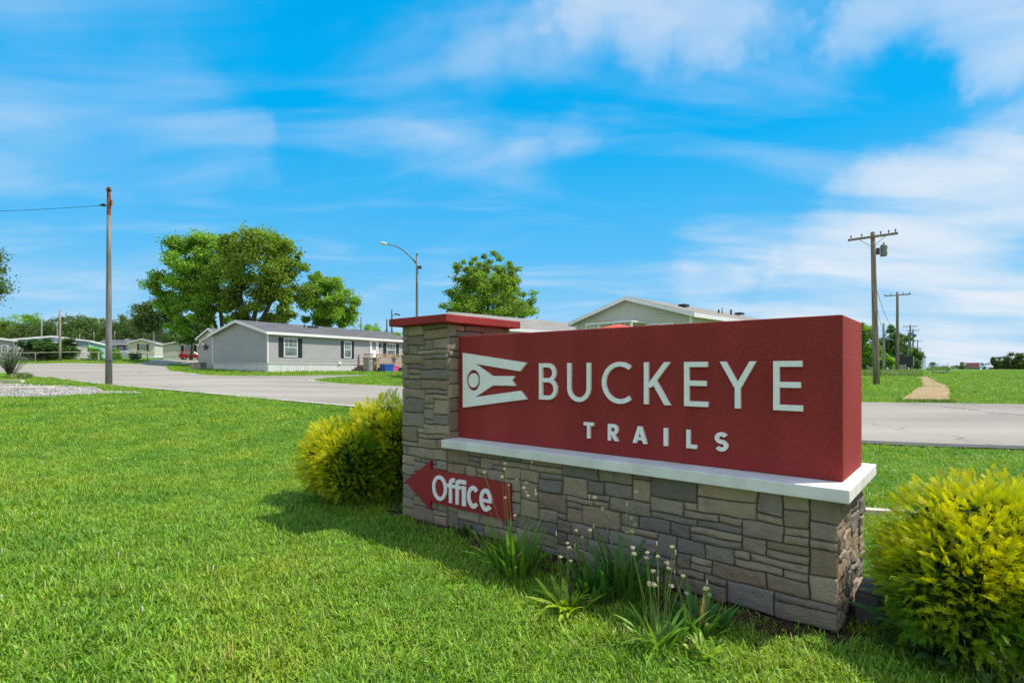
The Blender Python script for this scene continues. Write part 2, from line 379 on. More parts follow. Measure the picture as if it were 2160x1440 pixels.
# main highway on the bank to the right
mr = [(158+.76*(Y-180), Y) for Y in (-10, 20, 60, 100, 140, 180, 240, 330, 420, 600)]
hw = []
nrm = Vector((.796,-.605))
hw = [(p[0]-nrm.x*4.5, p[1]-nrm.y*4.5) for p in mr]+[(p[0]+nrm.x*4.5, p[1]+nrm.y*4.5) for p in mr[::-1]]
drape('highway', hw, .06, M['asphalt2'], 6)
# dirt path
dp = smooth_line([ghit(1893,847), ghit(1922,829), ghit(1944,815), ghit(1943,803), ghit(1936,795.5), ghit(1960,795.5), ghit(1974,805), ghit(1996,813), ghit(2003,828), ghit(2001,846)], 3)
drape('dirt_path', dp, .03, M['dirt'], 1.0)

# ------------------------------------------------------------------ the monument sign
P0 = Vector((1.823, 3.01, 0)); DD = Vector((.649, .760, 0)); E1 = Vector((-.760, .649, 0))
SRZ = math.atan2(E1.y, E1.x)
sign = thing('monument_sign', 'red and grey stone monument sign with white BUCKEYE TRAILS lettering on the near lawn', 'sign', P0, SRZ)
def sx(px, off):            # local x of the pixel column on the vertical plane 'off' in front of the stone face
    O = P0-DD*off; a = (px-CX)/F
    return (O.x-a*O.y)/(a*E1.y-E1.x)
def sz(px, py, off):
    s = sx(px, off); Y = P0.y-DD.y*off+E1.y*s
    return CH-(py-HY)/F*Y
def sp_(px, py, off): return (sx(px, off), sz(px, py, off))

STONE_COLS = [tuple((v*.85+g_*.15)*k for v,g_,k in zip(c,(.26,.235,.21),(1.17,.99,.83))) for c in [(.20,.195,.195),(.25,.235,.215),(.29,.26,.22),(.16,.165,.18),(.29,.255,.21),(.22,.22,.225),(.27,.25,.23),(.19,.175,.16),(.31,.28,.24),(.24,.20,.165)]]
def stone_panel(mb, O, U, Nn, W, H, seed, rough=.0062, cw=.047, rh=.049, fr=1.0):
    rg = random.Random(seed); nc = max(2, round(W/cw)); nr = max(2, round(H/rh)); cw = W/nc; ch = H/nr
    occ = [[0]*nc for _ in range(nr)]; st = []
    for r_ in range(nr):
        for c in range(nc):
            if occ[r_][c]: continue
            run = 0
            while c+run < nc and not occ[r_][c+run]: run += 1
            h = rg.choices((1,2,3),(.38,.47,.15))[0]; h = min(h, nr-r_)
            w = rg.randint(3,7) if h == 1 else rg.randint(3,9) if h == 2 else rg.randint(3,8)
            if nr-r_-h == 0 and False: pass
            w = min(w, run)
            if run-w in (1,): w = run if run <= 8 else w-1
            st.append((c*cw, r_*ch, (c+w)*cw, (r_+h)*ch))
            for a in range(r_, r_+h):
                for b_ in range(c, c+w): occ[a][b_] = 1
    Z = Vector((0,0,1))
    for (a0, b0, a1, b1) in st:
        base = Vector(rg.choice(STONE_COLS))*rg.uniform(.87,1.13); mb.col = tuple(base)
        prot = rg.uniform(.014,.030); ta = rg.uniform(-.05,.05); tb = rg.uniform(-.06,.06); sd = rg.uniform(0,100)
        g = .0014
        def axis(lo, hi):
            L_ = hi-lo; k = max(2, int(L_/.022)); e = [0, .003, .008, .016]; mid = [.016+(L_-.032)*i/k for i in range(1,k)]
            return [lo+t for t in e+mid+[L_-.016, L_-.008, L_-.003, L_]]
        A = axis(a0+g, a1-g); B = axis(b0+g, b1-g)
        vs = []; cm = ((a0+a1)/2, (b0+b1)/2)
        for j, b_ in enumerate(B):
            for i, a in enumerate(A):
                e = min(a-a0-g, a1-g-a); f = min(b_-b0-g, b1-g-b_)
                # rounded corners
                prof = (1-math.exp(-max(e,0)/.0032))*(1-math.exp(-max(f,0)/.0032))
                wa = a+.011*noise.noise(Vector((a*8, b_*9, seed))); wb = b_+.012*noise.noise(Vector((a*6, b_*7, seed+9.3)))
                if a0 < 1e-4: wa = a if i < 2 else wa
                q = Vector((a*14*fr+sd, b_*26*fr, seed))
                h = prot*prof+(ta*(a-cm[0])+tb*(b_-cm[1]))*prof*.8+prof*rough*(noise.noise(q)*1.3+noise.noise(q*2.7)*.7+noise.noise(q*6)*.35)
                vs.append(O+U*wa+Z*wb+Nn*h)
        na, nb = len(A), len(B); fs = []
        for j in range(nb-1):
            for i in range(na-1): fs.append((j*na+i, j*na+i+1, (j+1)*na+i+1, (j+1)*na+i))
        # skirt going back into the mortar
        ring = [i for i in range(na)]+[j*na+na-1 for j in range(1,nb)]+[(nb-1)*na+i for i in range(na-2,-1,-1)]+[j*na for j in range(nb-2,0,-1)]
        k0 = len(vs)
        for r_ in ring: vs.append(Vector(vs[r_])-Nn*.02)
        for i in range(len(ring)): j = (i+1) % len(ring); fs.append((ring[i], k0+i, k0+j, ring[j]))
        mb.add(vs, fs)
SD = .022      # mean stone thickness over the core
X_, Y_ = Vector((1,0,0)), Vector((0,1,0))
def stone_block(name, x0, x1, y0, y1, z0, z1, seed, faces='fblr', rlr=.004):
    """stone-clad block; x0..x1 along the sign, y1 = front plane of the stone, y0 = back plane"""
    mb = MB()
    if 'f' in faces: stone_panel(mb, Vector((x0+.004, y1-SD, z0)), X_, Y_, x1-x0-.008, z1-z0, seed)
    if 'b' in faces: stone_panel(mb, Vector((x0+.004, y0+SD, z0)), X_, -Y_, x1-x0-.008, z1-z0, seed+1)
    if 'r' in faces: stone_panel(mb, Vector((x0+SD, y0+SD, z0)), Y_, -X_, y1-y0-2*SD, z1-z0, seed+2, rough=rlr, cw=.055, rh=.064, fr=.40)
    if 'l' in faces: stone_panel(mb, Vector((x1-SD, y0+SD, z0)), Y_, X_, y1-y0-2*SD, z1-z0, seed+3)
    o = mb.build(name, M['stone'], sign, smooth=True, usecol=True)
    c = MB(); c.box2((x0+SD, y0+SD, z0), (x1-SD, y1-SD, z1-.002)); co = c.build('mortar_core', M['mortar'], o)
    return o
stone_block('stone_base', 0, 3.205, -.94, 0, .02, .768, 11, faces='fbr', rlr=.014)
stone_block('stone_pillar', 3.207, 3.89, -.92, 0, .0, 1.938, 41, faces='fblr')
def bbox(name, a, b, m, bev=.006, parent=None):
    mb = MB(); mb.box2(a, b); return mb.build(name, m, parent or sign, bevel=bev)
bbox('pillar_cap', (3.117, -.985, 1.938), (3.975, .098, 2.014), M['red'], .008)
bbox('ledge', (-.065, -1.01, .769), (3.2125, .07, .845), M['ledge'], .007)
panel = bbox('sign_panel', (0.0, -.85, .845), (3.226, -.15, 1.819), M['red'], .009)

LT = .022                    # letter thickness
PO = -.15+LT                 # plane of the letter fronts (offset in front of the stone face)
def fn_letter(base, sL=0):
    return lambda u, v, h: (sL-u, base+h, v)
# emblem, traced on its own plane
def z1(x, y): return (940+x/4.32, 700+y/4.32)
mb = MB()
outer = [z1(*p) for p in [(155,190),(738,280),(678,358),(275,291),(425,401),(632,402),(604,440),(635,490),(428,487),(270,592),(680,535),(740,612),(157,688)]]
outer = [sp_(p[0], p[1], PO) for p in outer]
def ell(cx, cy, rx, ry, n=40): return [z1(cx+rx*math.cos(2*math.pi*i/n), cy+ry*math.sin(2*math.pi*i/n)) for i in range(n)]
hole = [sp_(p[0], p[1], PO) for p in ell(253,440,62,95)]
disc = [sp_(p[0], p[1], PO) for p in ell(253,441,44,65)]
fe = lambda u, v, h: (u, h, v)
mb.prism([outer, hole], fe, -.151, -.15+LT); mb.prism([disc], fe, -.151, -.15+LT)
mb.build('emblem', M['letter'], panel, bevel=.0015)

def arc(cx, cz, rx, rz, a0, a1, n=14): return [(cx+rx*math.cos(rad(a0+(a1-a0)*i/n)), cz+rz*math.sin(rad(a0+(a1-a0)*i/n))) for i in range(n+1)]
def ribbon(pts, w):
    """offset both sides of a centre line with mitred joints -> closed polygon"""
    P = [Vector(p) for p in pts]; Lf = []; Rt = []
    for i, p in enumerate(P):
        d1 = (P[i]-P[i-1]).normalized() if i > 0 else (P[1]-P[0]).normalized()
        d2 = (P[i+1]-P[i]).normalized() if i < len(P)-1 else d1
        n1 = Vector((-d1.y, d1.x)); n2 = Vector((-d2.y, d2.x)); n = (n1+n2)
        n = n.normalized() if n.length > 1e-6 else n1
        k = w/2/max(.35, n.dot(n1)); Lf.append(p+n*k); Rt.append(p-n*k)
    return [tuple(q) for q in Lf+Rt[::-1]]
def ring(cx, cz, rx, rz, w, n=36):
    o = [(cx+rx*math.cos(2*math.pi*i/n), cz+rz*math.sin(2*math.pi*i/n)) for i in range(n)]
    i_ = [(cx+(rx-w)*math.cos(2*math.pi*i/n), cz+(rz-w*.9)*math.sin(2*math.pi*i/n)) for i in range(n)]
    return [o, i_]
def para(x0, z0, x1, z1_, wx): return [(x0-wx/2, z0), (x0+wx/2, z0), (x1+wx/2, z1_), (x1-wx/2, z1_)]
def glyph(ch, W, H, s):
    h = s/2
    if ch == 'B':
        zm = .535*H; r1 = (H-h-zm)/2; r2 = (zm-h)/2; k1 = min(r1, W*.42); k2 = min(r2, W*.46)
        return [[ribbon([(h,0),(h,H)], s)], [ribbon([(s,H-h),(W*.93-h-k1,H-h)]+arc(W*.93-h-k1,(H-h+zm)/2,k1,r1,90,-90)[1:-1]+[(W*.93-h-k1,zm),(s,zm)], s)],
                [ribbon([(s,zm-.0005),(W-h-k2,zm-.0005)]+arc(W-h-k2,(zm+h)/2,k2,r2,90,-90)[1:-1]+[(W-h-k2,h),(s,h)], s)]]
    if ch == 'U':
        r = (W-s)/2; return [[ribbon([(h,H),(h,r+h)]+arc(W/2,r+h,r,r*1.0,180,360)[1:-1]+[(W-h,r+h),(W-h,H)], s)]]
    if ch == 'C':
        rx = (W-h)/(1+math.cos(rad(52))); return [[ribbon(arc(h+rx,H/2,rx,H/2-h,52,308,30), s)]]
    if ch == 'K':
        return [[ribbon([(h,0),(h,H)], s)], [para(s*1.0, H*.40, W-s*.72, H, s*1.32)], [para(W-s*.66, 0, W*.36, H*.58, s*1.28)]]
    if ch == 'E':
        return [[ribbon([(h,0),(h,H)], s)], [ribbon([(s,H-h),(W*.98,H-h)], s)], [ribbon([(s,H*.52),(W*.93,H*.52)], s)], [ribbon([(s,h),(W,h)], s)]]
    if ch == 'Y':
        return [[para(W/2, H*.44, s*.58, H, s*1.16)], [para(W/2, H*.44, W-s*.58, H, s*1.16)], [ribbon([(W/2,0),(W/2,H*.46)], s)]]
    if ch == 'T': return [[ribbon([(W/2,0),(W/2,H-s)], s)], [ribbon([(0,H-h),(W,H-h)], s)]]
    if ch == 'I': return [[ribbon([(W/2,0),(W/2,H)], W)]]
    if ch == 'L': return [[ribbon([(h,0),(h,H)], s)], [ribbon([(s,h),(W,h)], s)]]
    if ch == 'A': return [[para(s*.6, 0, W/2, H, s*1.15)], [para(W-s*.6, 0, W/2, H, s*1.15)], [ribbon([(W*.25,H*.27),(W*.75,H*.27)], s*.8)]]
    if ch == 'R':
        zm = H*.46; r1 = (H-h-zm)/2; k = min(r1, W*.4)
        return [[ribbon([(h,0),(h,H)], s)], [ribbon([(s,H-h),(W*.96-h-k,H-h)]+arc(W*.96-h-k,(H-h+zm)/2,k,r1,90,-90)[1:-1]+[(W*.96-h-k,zm),(s,zm)], s)], [para(W-s*.6,0,W*.42,zm,s*1.2)]]
    if ch == 'S':
        r = (H-s)/4; rx = (W-s)/2
        return [[ribbon(arc(W/2,H-h-r,rx,r,28,180,12)+arc(W/2,H-h-r,rx,r,180,262,6)[1:]+arc(W/2,h+r,rx,r,82,0,6)+arc(W/2,h+r,rx,r,0,-152,12)[1:], s)]]
    if ch == 'O': return [ring(W/2, H/2, W/2, H/2, s)]
    if ch == 'f':
        return [[ribbon([(W*.46,0),(W*.46,H*.80)]+arc(W*.46+W*.34,H*.80,W*.34,H*.20-h,180,92,8)[1:]+[(W*1.02,H-h)], s)], [ribbon([(0,H*.68),(W*.98,H*.68)], s*.8)]]
    if ch == 'i': return [[ribbon([(W/2,0),(W/2,H*.77)], W)], [ribbon([(W/2,H*.84),(W/2,H)], W)]]
    if ch == 'c':
        return [[ribbon(arc(W/2,H/2,(W-s)/2,(H-s)/2,42,318,28), s)]]
    if ch == 'e':
        return [[ribbon(arc(W/2,H/2,(W-s)/2,(H-s)/2,0,322,30), s)], [ribbon([(s*.8,H*.47),(W-.002,H*.47)], s*.72)]]
def put_letter(ch, pxl, pxr, zb, zt, s, off, base, parent, thick, m):
    a = sx(pxl, off); b_ = sx(pxr, off); W = a-b_
    mb = MB()
    for i, loops in enumerate(glyph(ch, W, zt-zb, s)):
        loops = [[(a-u, v+zb) for u, v in l] for l in loops]
        mb.prism(loops, fe, base-.001, base+thick+.0004*i)
    return mb.build('letter', m, parent, bevel=.0014)
zt = (sz(1140,766.5,PO)+sz(1690,760,PO))/2; zb = (sz(1140,843.5,PO)+sz(1690,865.5,PO))/2
for ch, a, b_ in [('B',1136.8,1175),('U',1196.3,1245.3),('C',1269.2,1328.4),('K',1358,1414.5),('E',1442.8,1493.3),('Y',1518,1595),('E',1630.8,1693.3)]:
    put_letter(ch, a, b_, zb-(.006 if ch in 'UC' else 0), zt+(.006 if ch == 'C' else 0), .0355, PO, -.15, panel, LT, M['letter'])
zt = (sz(1240,891,PO)+sz(1520,910.5,PO))/2; zb = (sz(1240,924.5,PO)+sz(1520,951.5,PO))/2
for ch, a, b_ in [('T',1231,1251.5),('R',1282,1304.3),('A',1334.2,1364.8),('I',1399.6,1408.2),('L',1447.5,1469.5),('S',1507.5,1535.3)]:
    put_letter(ch, a, b_, zb, zt, .0265, PO, -.15, panel, LT, M['letter'])
# office arrow
AO = .030
office = thing('office_sign', 'red arrow shaped board reading Office, pointing left on the grey stone base', 'sign', P0, SRZ)
arrow = MB()
poly = [sp_(px, py, AO) for px, py in [(854.8,1014.5),(907.6,971.0),(907.6,988.3),(1076.5,1020.3),(1076.5,1099),(907.6,1057.5),(907.6,1074.8)]]
arrow.prism([poly], fe, -.01, AO)
ab = arrow.build('arrow_board', M['arrow'], office, bevel=.002)
def z5(x, y): return (620+x/3.79, 820+y/3.79)
LO = AO+.012
zb = (sz(*z5(1160,893),LO)+sz(*z5(1358,935),LO)+sz(*z5(1530,976),LO))/3; zc = (sz(*z5(1160,690),LO)+sz(*z5(1310,724),LO))/2
zx = (sz(*z5(1432,772),LO)+sz(*z5(1532,800),LO))/2
for ch, a, b_, top in [('O',1105,1221,zc),('f',1222,1283,zc),('f',1275,1337,zc),('i',1342,1373,zc),('c',1384,1481,zx),('e',1483,1581,zx)]:
    s = .039
    put_letter(ch, z5(a,0)[0], z5(b_,0)[0], zb-(.003 if ch in 'Oce' else 0), top+(.002 if ch in 'Oc' else 0), s, LO, AO, ab, .012+(.0006 if a == 1275 else 0), M['letter'])

# ------------------------------------------------------------------ foliage helpers
def rot_from(t, n):
    """rows: unit axis t (length), width w, normal n for arrays"""
    t = t/np.linalg.norm(t, axis=1, keepdims=True); w = np.cross(n, t); w /= (np.linalg.norm(w, axis=1, keepdims=True)+1e-9)
    return t, w
def leaf_quads(C, T, Nn, ln, wd):
    T, W = rot_from(T, Nn); ln = np.broadcast_to(ln, (len(C),))[:,None]; wd = np.broadcast_to(wd, (len(C),))[:,None]
    V = np.stack([C, C+T*ln*.5+W*wd*.5, C+T*ln, C+T*ln*.5-W*wd*.5], 1).reshape(-1, 3)
    Fc = np.arange(len(C)*4).reshape(-1, 4); return V, Fc
def make_crown(rg, blobs, nleaf, leaf, nclus=None, sigma=.17, droop=0):
    tot = sum(b_[1][0]*b_[1][1]*b_[1][2] for b_ in blobs)
    C = []; K = []; cl = []
    for (c0, r0) in blobs:
        share = r0[0]*r0[1]*r0[2]/tot; nk = max(6, int((nclus or 70)*share)); nl = int(nleaf*share/nk)
        for _ in range(nk):
            d = rg.normal(size=3); d /= np.linalg.norm(d); q = rg.uniform(.35,1)**.5
            cc = np.array(c0)+d*np.array(r0)*q; cl.append(cc)
            sg = sigma*(r0[0]+r0[2])/2*rg.uniform(.6,1.3)
            p = rg.normal(size=(nl,3))*np.array([sg,sg,sg*.62])+cc
            C.append(p); K.append(np.full(nl, rg.uniform(.72,1.3)))
    C = np.vstack(C); K = np.concatenate(K); n = len(C)
    T = rg.normal(size=(n,3)); T[:,2] -= droop; Nn = rg.normal(size=(n,3)); Nn[:,2] += .8
    V, Fc = leaf_quads(C, T, Nn, leaf*rg.uniform(.6,1.3,n), leaf*.75*rg.uniform(.6,1.2,n))
    v = K*rg.uniform(.75,1.25,n); col = np.stack([v*rg.uniform(.85,1.25,n), v, v*rg.uniform(.7,1.1,n)],1)
    return V, Fc, np.repeat(col,4,0), cl
def make_trunk(rg, base_r, forks, cl, h0, spread=.5, nl=18, lean=(0,0)):
    """forks: list of (dx,dy,z) main stem ends; limbs then reach out to leaf clusters"""
    mb = MB(); ends = []
    for (fx, fy, fz) in forks:
        pts = []; n = 6
        for i in range(n+1):
            t = i/n; pts.append((fx*t**1.3+.12*math.sin(3*t+fx), fy*t**1.3, -.3+(fz+.3)*t))
        rs = [base_r*(1.25 if i == 0 else 1)*(1-.72*i/n) for i in range(n+1)]
        mb.tube(pts, rs, 8); ends.append(pts)
    idx = rg.permutation(len(cl))[:nl]
    for i in idx:
        tgt = np.array(cl[i]); best = None
        for pts in ends:
            for k in range(2, len(pts)):
                d = np.linalg.norm(np.array(pts[k])-tgt)+(.6*abs(k-4))
                if pts[k][2] < tgt[2]+.5 and (best is None or d < best[0]): best = (d, pts[k], k)
        if best is None: best = (0, ends[0][2], 2)
        s = np.array(best[1]); mid = (s+tgt)/2+np.array([0,0,.12*np.linalg.norm(tgt-s)])+rg.normal(size=3)*.2
        r0 = base_r*.21*(1-.1*best[2])
        mb.tube([s, (s+mid)/2+rg.normal(size=3)*.1, mid, tgt], [r0, r0*.8, r0*.55, r0*.18], 5, cap=False)
    return mb
def tree(name, label, loc, blobs, nleaf, leaf, forks, base_r, seed, m='leaf', group=None, nclus=70, sigma=.17, nl=18, cat='tree'):
    rg = np.random.default_rng(seed); t = thing(name, label, cat, loc, 0, group)
    V, Fc, col, cl = make_crown(rg, blobs, nleaf, leaf, nclus, sigma)
    npmesh('crown', V, Fc, M[m], col, t); make_trunk(rg, base_r, forks, cl, 0, nl=nl).build('trunk', M['bark'], t, smooth=True)
    return t

# ---- golden arborvitae
def spray_template():
    """flat feathery plume of scale twigs in the xy plane growing along +y"""
    Vs = []
    def tw(p, a, L_, w):
        d = np.array([math.sin(a), math.cos(a), 0]); n = np.array([math.cos(a), -math.sin(a), 0])
        p = np.array(p); Vs.append([p-n*w*.5, p+d*L_*.45-n*w*.5, p+d*L_, p+d*L_*.45+n*w*.5]); return d
    Ls = .17; tw((0,0,0), 0, Ls, .007)
    k = 12
    for i in range(k):
        t = .10+.84*i/k; sd = 1 if i % 2 else -1; a = sd*rad(36-14*t); l2 = .062*(1-t*.62)*(1.15 if i % 3 else .8)
        p = (0, Ls*t, .004*sd); d = tw(p, a, l2, .008)
        for j in range(2):
            u = .35+.3*j; s2 = 1 if j % 2 else -1
            q = np.array(p)+d*l2*u; tw(q, a+s2*rad(34), l2*.40, .0065)
    return np.array(Vs)
SPR = spray_template()
def arborvitae(name, label, loc, lobes, seed, n=1500, golden=lambda d: .5, size=.66):
    """lobes: (dx, dy, rx, ry, rz) overlapping rounded masses standing on the ground"""
    rg = np.random.default_rng(seed); t = thing(name, label, 'shrub', loc, 0)
    tot = sum(l[2]*l[4] for l in lobes); DL, CL, dl = [], [], []
    for l in lobes:
        k = int(n*l[2]*l[4]/tot); D = rg.normal(size=(k,3)); D /= np.linalg.norm(D, axis=1, keepdims=True)
        lump = np.array([1+.13*noise.noise(Vector(d)*2.6+Vector((seed+l[0]*9,0,0)))+.12*noise.noise(Vector(d)*5.5+Vector((l[0]*7,seed,0))) for d in D])
        dep = rg.uniform(.45,1.0,k)**.5; out = rg.random(k) < .012; dep[out] += rg.uniform(.03,.12,out.sum())
        C = D*np.array(l[2:5])*(lump*dep)[:,None]; C += np.array([l[0], l[1], l[4]*.97]); DL.append(D); CL.append(C); dl.append(dep)
    D = np.vstack(DL); C = np.vstack(CL); depth = np.concatenate(dl)
    keep = C[:,2] > .02
    keep &= C[:,2] > .09+.05*np.abs(rg.normal(size=len(C)))
    for l in lobes:                       # drop sprays buried deep inside another lobe
        q = (C-np.array([l[0], l[1], l[4]*.97]))/np.array(l[2:5]); keep &= (q**2).sum(1) > .30
    D = D[keep]; C = C[keep]; depth = depth[keep]; n = len(C)
    T = D+rg.normal(size=(n,3))*.34; T[:,2] += .50; T /= np.linalg.norm(T, axis=1, keepdims=True)
    Nn = rg.normal(size=(n,3)); Nn -= T*(Nn*T).sum(1)[:,None]; Nn /= np.linalg.norm(Nn, axis=1, keepdims=True); W_ = np.cross(T, Nn)
    sc = rg.uniform(.7,1.35,n)*size
    S = SPR.reshape(-1,3); bend = -S[:,1]**2*1.2
    P = C[:,None,:]+sc[:,None,None]*(W_[:,None,:]*S[None,:,0:1]+T[:,None,:]*S[None,:,1:2]+Nn[:,None,:]*(S[None,:,2:3]))
    P[:,:,2] += sc[:,None]*bend[None,:]
    V = P.reshape(-1,3); Fc = np.arange(len(V)).reshape(-1,4)
    nz_ = np.array([noise.noise(Vector(c)*5) for c in C])
    gold = np.array([golden(d) for d in D])*np.clip((depth-.60)/.22, 0, 1)
    gold = np.clip(gold+rg.uniform(-.22,.22,n)+.6*nz_, 0, 1)
    tipw = np.clip(S[:,1]/.16, 0, 1)**.8
    g2 = np.clip(gold[:,None]*(.40+.85*tipw[None,:]), 0, 1)[:,:,None]
    green = np.array([.15,.31,.018]); yel = np.array([.84,.75,.02])
    vv = rg.uniform(.8,1.2,n)[:,None,None]
    col = ((green*(1-g2)+yel*g2)*vv).reshape(-1,3)
    npmesh('foliage', V, Fc, M['arb'], np.minimum(col, .95), t)
    mb = MB()
    for i in range(26):
        l = lobes[i % len(lobes)]; d = rg.normal(size=3); d /= np.linalg.norm(d); d[2] = abs(d[2])*.9+.1
        e = d*np.array(l[2:5])*.75+np.array([l[0], l[1], l[4]*.5])
        mb.tube([(l[0]*.2,l[1]*.2,-.03), (e[0]*.4, e[1]*.4, e[2]*.45), tuple(e)], [.022,.013,.004], 5, cap=False)
    mb.build('stem', M['bark'], t, smooth=True)
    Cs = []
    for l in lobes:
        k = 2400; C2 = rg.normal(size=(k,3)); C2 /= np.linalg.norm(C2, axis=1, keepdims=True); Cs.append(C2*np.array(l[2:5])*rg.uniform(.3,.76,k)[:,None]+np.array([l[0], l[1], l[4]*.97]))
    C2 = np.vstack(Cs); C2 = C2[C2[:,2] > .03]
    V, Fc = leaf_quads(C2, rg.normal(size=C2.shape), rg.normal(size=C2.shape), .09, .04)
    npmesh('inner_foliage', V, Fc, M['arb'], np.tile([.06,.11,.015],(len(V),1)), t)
    return t
def goldL(d): return np.clip(.30-.75*d[0]+.40*d[2]+.12*(-d[1]), 0, 1.0)
def goldR(d): return np.clip(.25+.62*d[2]-.05*d[1], 0, 1)
arborvitae('golden_shrub', 'golden tipped evergreen shrub growing beside the left stone pillar of the sign', (-1.72,6.35,gh(-1.7,6.35)),
    [(.22,.05,.50,.50,.60),(-.30,-.05,.44,.46,.46),(-.02,-.30,.46,.42,.44),(.45,-.15,.35,.4,.52)], 3, 13000, goldL, .50)
arborvitae('golden_shrub', 'bright yellow evergreen shrub at the right end of the sign, cut by the photo edge', (2.55,2.92,-.02),
    [(.02,0,.48,.48,.47),(-.20,-.12,.34,.34,.38),(.30,-.1,.42,.40,.44),(.1,-.25,.40,.34,.38)], 8, 13500, goldR, .46)

# ---- plantain clumps
def blade(mb_v, mb_c, base, az, L_, w, lean, curl, col, n=6, fold=.15):
    """arching lance-shaped leaf"""
    d = np.array([math.cos(az), math.sin(az), 0]); s = np.array([-math.sin(az), math.cos(az), 0]); p = np.array(base, float); a = lean; rows = []
    for i in range(n+1):
        t = i/n; ww = w*max(.02, math.sin(math.pi*min(1, (.12+.88*t)))**.8)*(1 if t < .98 else .1)
        rows.append((p-s*ww/2, p-np.array([0,0,1])*ww*fold, p+s*ww/2))
        dirv = d*math.sin(a)+np.array([0,0,1])*math.cos(a); p = p+dirv*L_/n; a += curl/n
    for i in range(n):
        for k in (0,1): mb_v.append([rows[i][k], rows[i][k+1], rows[i+1][k+1], rows[i+1][k]]); mb_c.append([col]*4)
def seedhead(mb, p, r, rg, kind):
    p = Vector(p)
    if kind == 0:        # halo of stamens round a small cone
        mb.tube([p, p+Vector((0,0,r*1.1)), p+Vector((0,0,r*2.2))], [r*.35, r*.45, r*.1], 6)
        for i in range(22):
            a = rg.uniform(0,6.283); e = rg.uniform(-.3,.7); d = Vector((math.cos(a)*math.cos(e), math.sin(a)*math.cos(e), math.sin(e)))
            q = p+Vector((0,0,r*.8)); mb.tube([q, q+d*r*1.25], .0006, 3, cap=False); mb.box(q+d*r*1.25, (.0034,.0034,.0034))
    else: mb.tube([p, p+Vector((0,0,r*.8)), p+Vector((0,0,r*2.2)), p+Vector((0,0,r*3.2))], [r*.25, r*.42, r*.4, r*.08], 6)
def plantain(label, px, py, nleaf, L_, stalks, sh, seed, tint=(.10,.20,.025), w=.022, spread=.08, lean=(.05,.5), group='plantain weeds along the sign base', name='plantain_plant', head=.009, Y=None):
    rg = random.Random(seed)
    x, y = ghit(px, py); t = thing(name, label, 'plant', (x, y, gh(x, y)), 0, group)
    vs, cs = [], []
    for i in range(nleaf):
        az = rg.uniform(0, 6.283); r = rg.uniform(0, spread); v = rg.uniform(.7,1.35)
        tn = (.34,.22,.09) if rg.random() < .07 else tint
        blade(vs, cs, (math.cos(az)*r, math.sin(az)*r, 0), az+rg.uniform(-.6,.6), L_*rg.uniform(.5,1.15), w*rg.uniform(.6,1.25), rg.uniform(*lean), rg.uniform(.2,1.2), tuple(c*v for c in tn))
    V = np.array(vs).reshape(-1,3); npmesh('leaves', V, np.arange(len(V)).reshape(-1,4), M['plantain'], np.array(cs).reshape(-1,3), t)
    if stalks:
        for i in range(stalks):
            ms = MB(); mh = MB()
            az = rg.uniform(0,6.283); h = sh*rg.uniform(.6,1.1); ln = rg.uniform(.02,.22)*h; r = rg.uniform(0, spread*.6)
            b0 = Vector((math.cos(az)*r, math.sin(az)*r, 0)); e = b0+Vector((math.cos(az)*ln, math.sin(az)*ln, h))
            m_ = (b0+e)/2+Vector((math.cos(az)*ln*.25*-1, math.sin(az)*ln*-.25, 0))
            ms.tube([b0, m_, e], .0017, 4, cap=False); seedhead(mh, e, head*rg.uniform(.8,1.2), rg, 0 if rg.random() < .72 else 1)
            mh.build('seed_head', M['seed'], ms.build('stalk', M['stalk'], t))
    return t
LG = (.20,.36,.04); DG = (.085,.19,.03); YG = (.32,.44,.04)
plantain('tall dense plantain clump with many seed heads standing in front of the Office board end', 1087, 1212, 120, .40, 16, .72, 1, LG, spread=.15, w=.022)
plantain('low yellow green leafy weed left of the bare mulch patch', 1192, 1285, 55, .20, 5, .46, 2, YG, w=.035, spread=.12, lean=(.4,1.2))
plantain('dark plantain clump against the stone wall below the middle of the panel', 1312, 1255, 95, .36, 13, .62, 3, DG, spread=.22, w=.032)
plantain('plantain clump with tall white seed heads nearest the lawn', 1392, 1362, 60, .24, 18, .48, 4, LG, spread=.13, lean=(.3,1.2))
plantain('dark green plantain by the wall right of the white seed heads', 1478, 1335, 80, .24, 6, .30, 5, DG, spread=.16)
plantain('small glossy rosette weed on the lawn edge below the wall', 1492, 1392, 22, .13, 0, 0, 6, YG, w=.03, spread=.04, lean=(.3,1.1))
plantain('small broad leaved weed under the Office board', 992, 1128, 14, .14, 1, .2, 7, DG, w=.05, spread=.08, group=None, name='weed_plant')
plantain('tiny dark weed between the two middle plantain clumps', 1245, 1262, 60, .26, 4, .42, 8, DG, w=.03, spread=.15)
plantain('large dandelion like weed with long toothed leaves under the right shrub', 2010, 1385, 22, .42, 0, 0, 9, (.07,.15,.05), w=.10, spread=.06, lean=(.5,1.2), group=None, name='weed_plant')
plantain('pale leafy weed with small yellow buds at the lower right corner', 2085, 1432, 60, .16, 9, .17, 10, (.22,.33,.12), w=.03, spread=.16, lean=(.2,1.3), group=None, name='weed_plant', head=.004)
plantain('dark weed cluster at the foot of the right shrub beside the downspout block', 1925, 1375, 34, .18, 0, 0, 12, (.08,.17,.04), w=.035, spread=.1, lean=(.4,1.2), group=None, name='weed_plant')
plantain('thin grassy weed beside the far foot of the left shrub', 838, 1062, 22, .20, 0, 0, 13, (.12,.2,.07), w=.010, spread=.06, group=None, name='weed_plant')

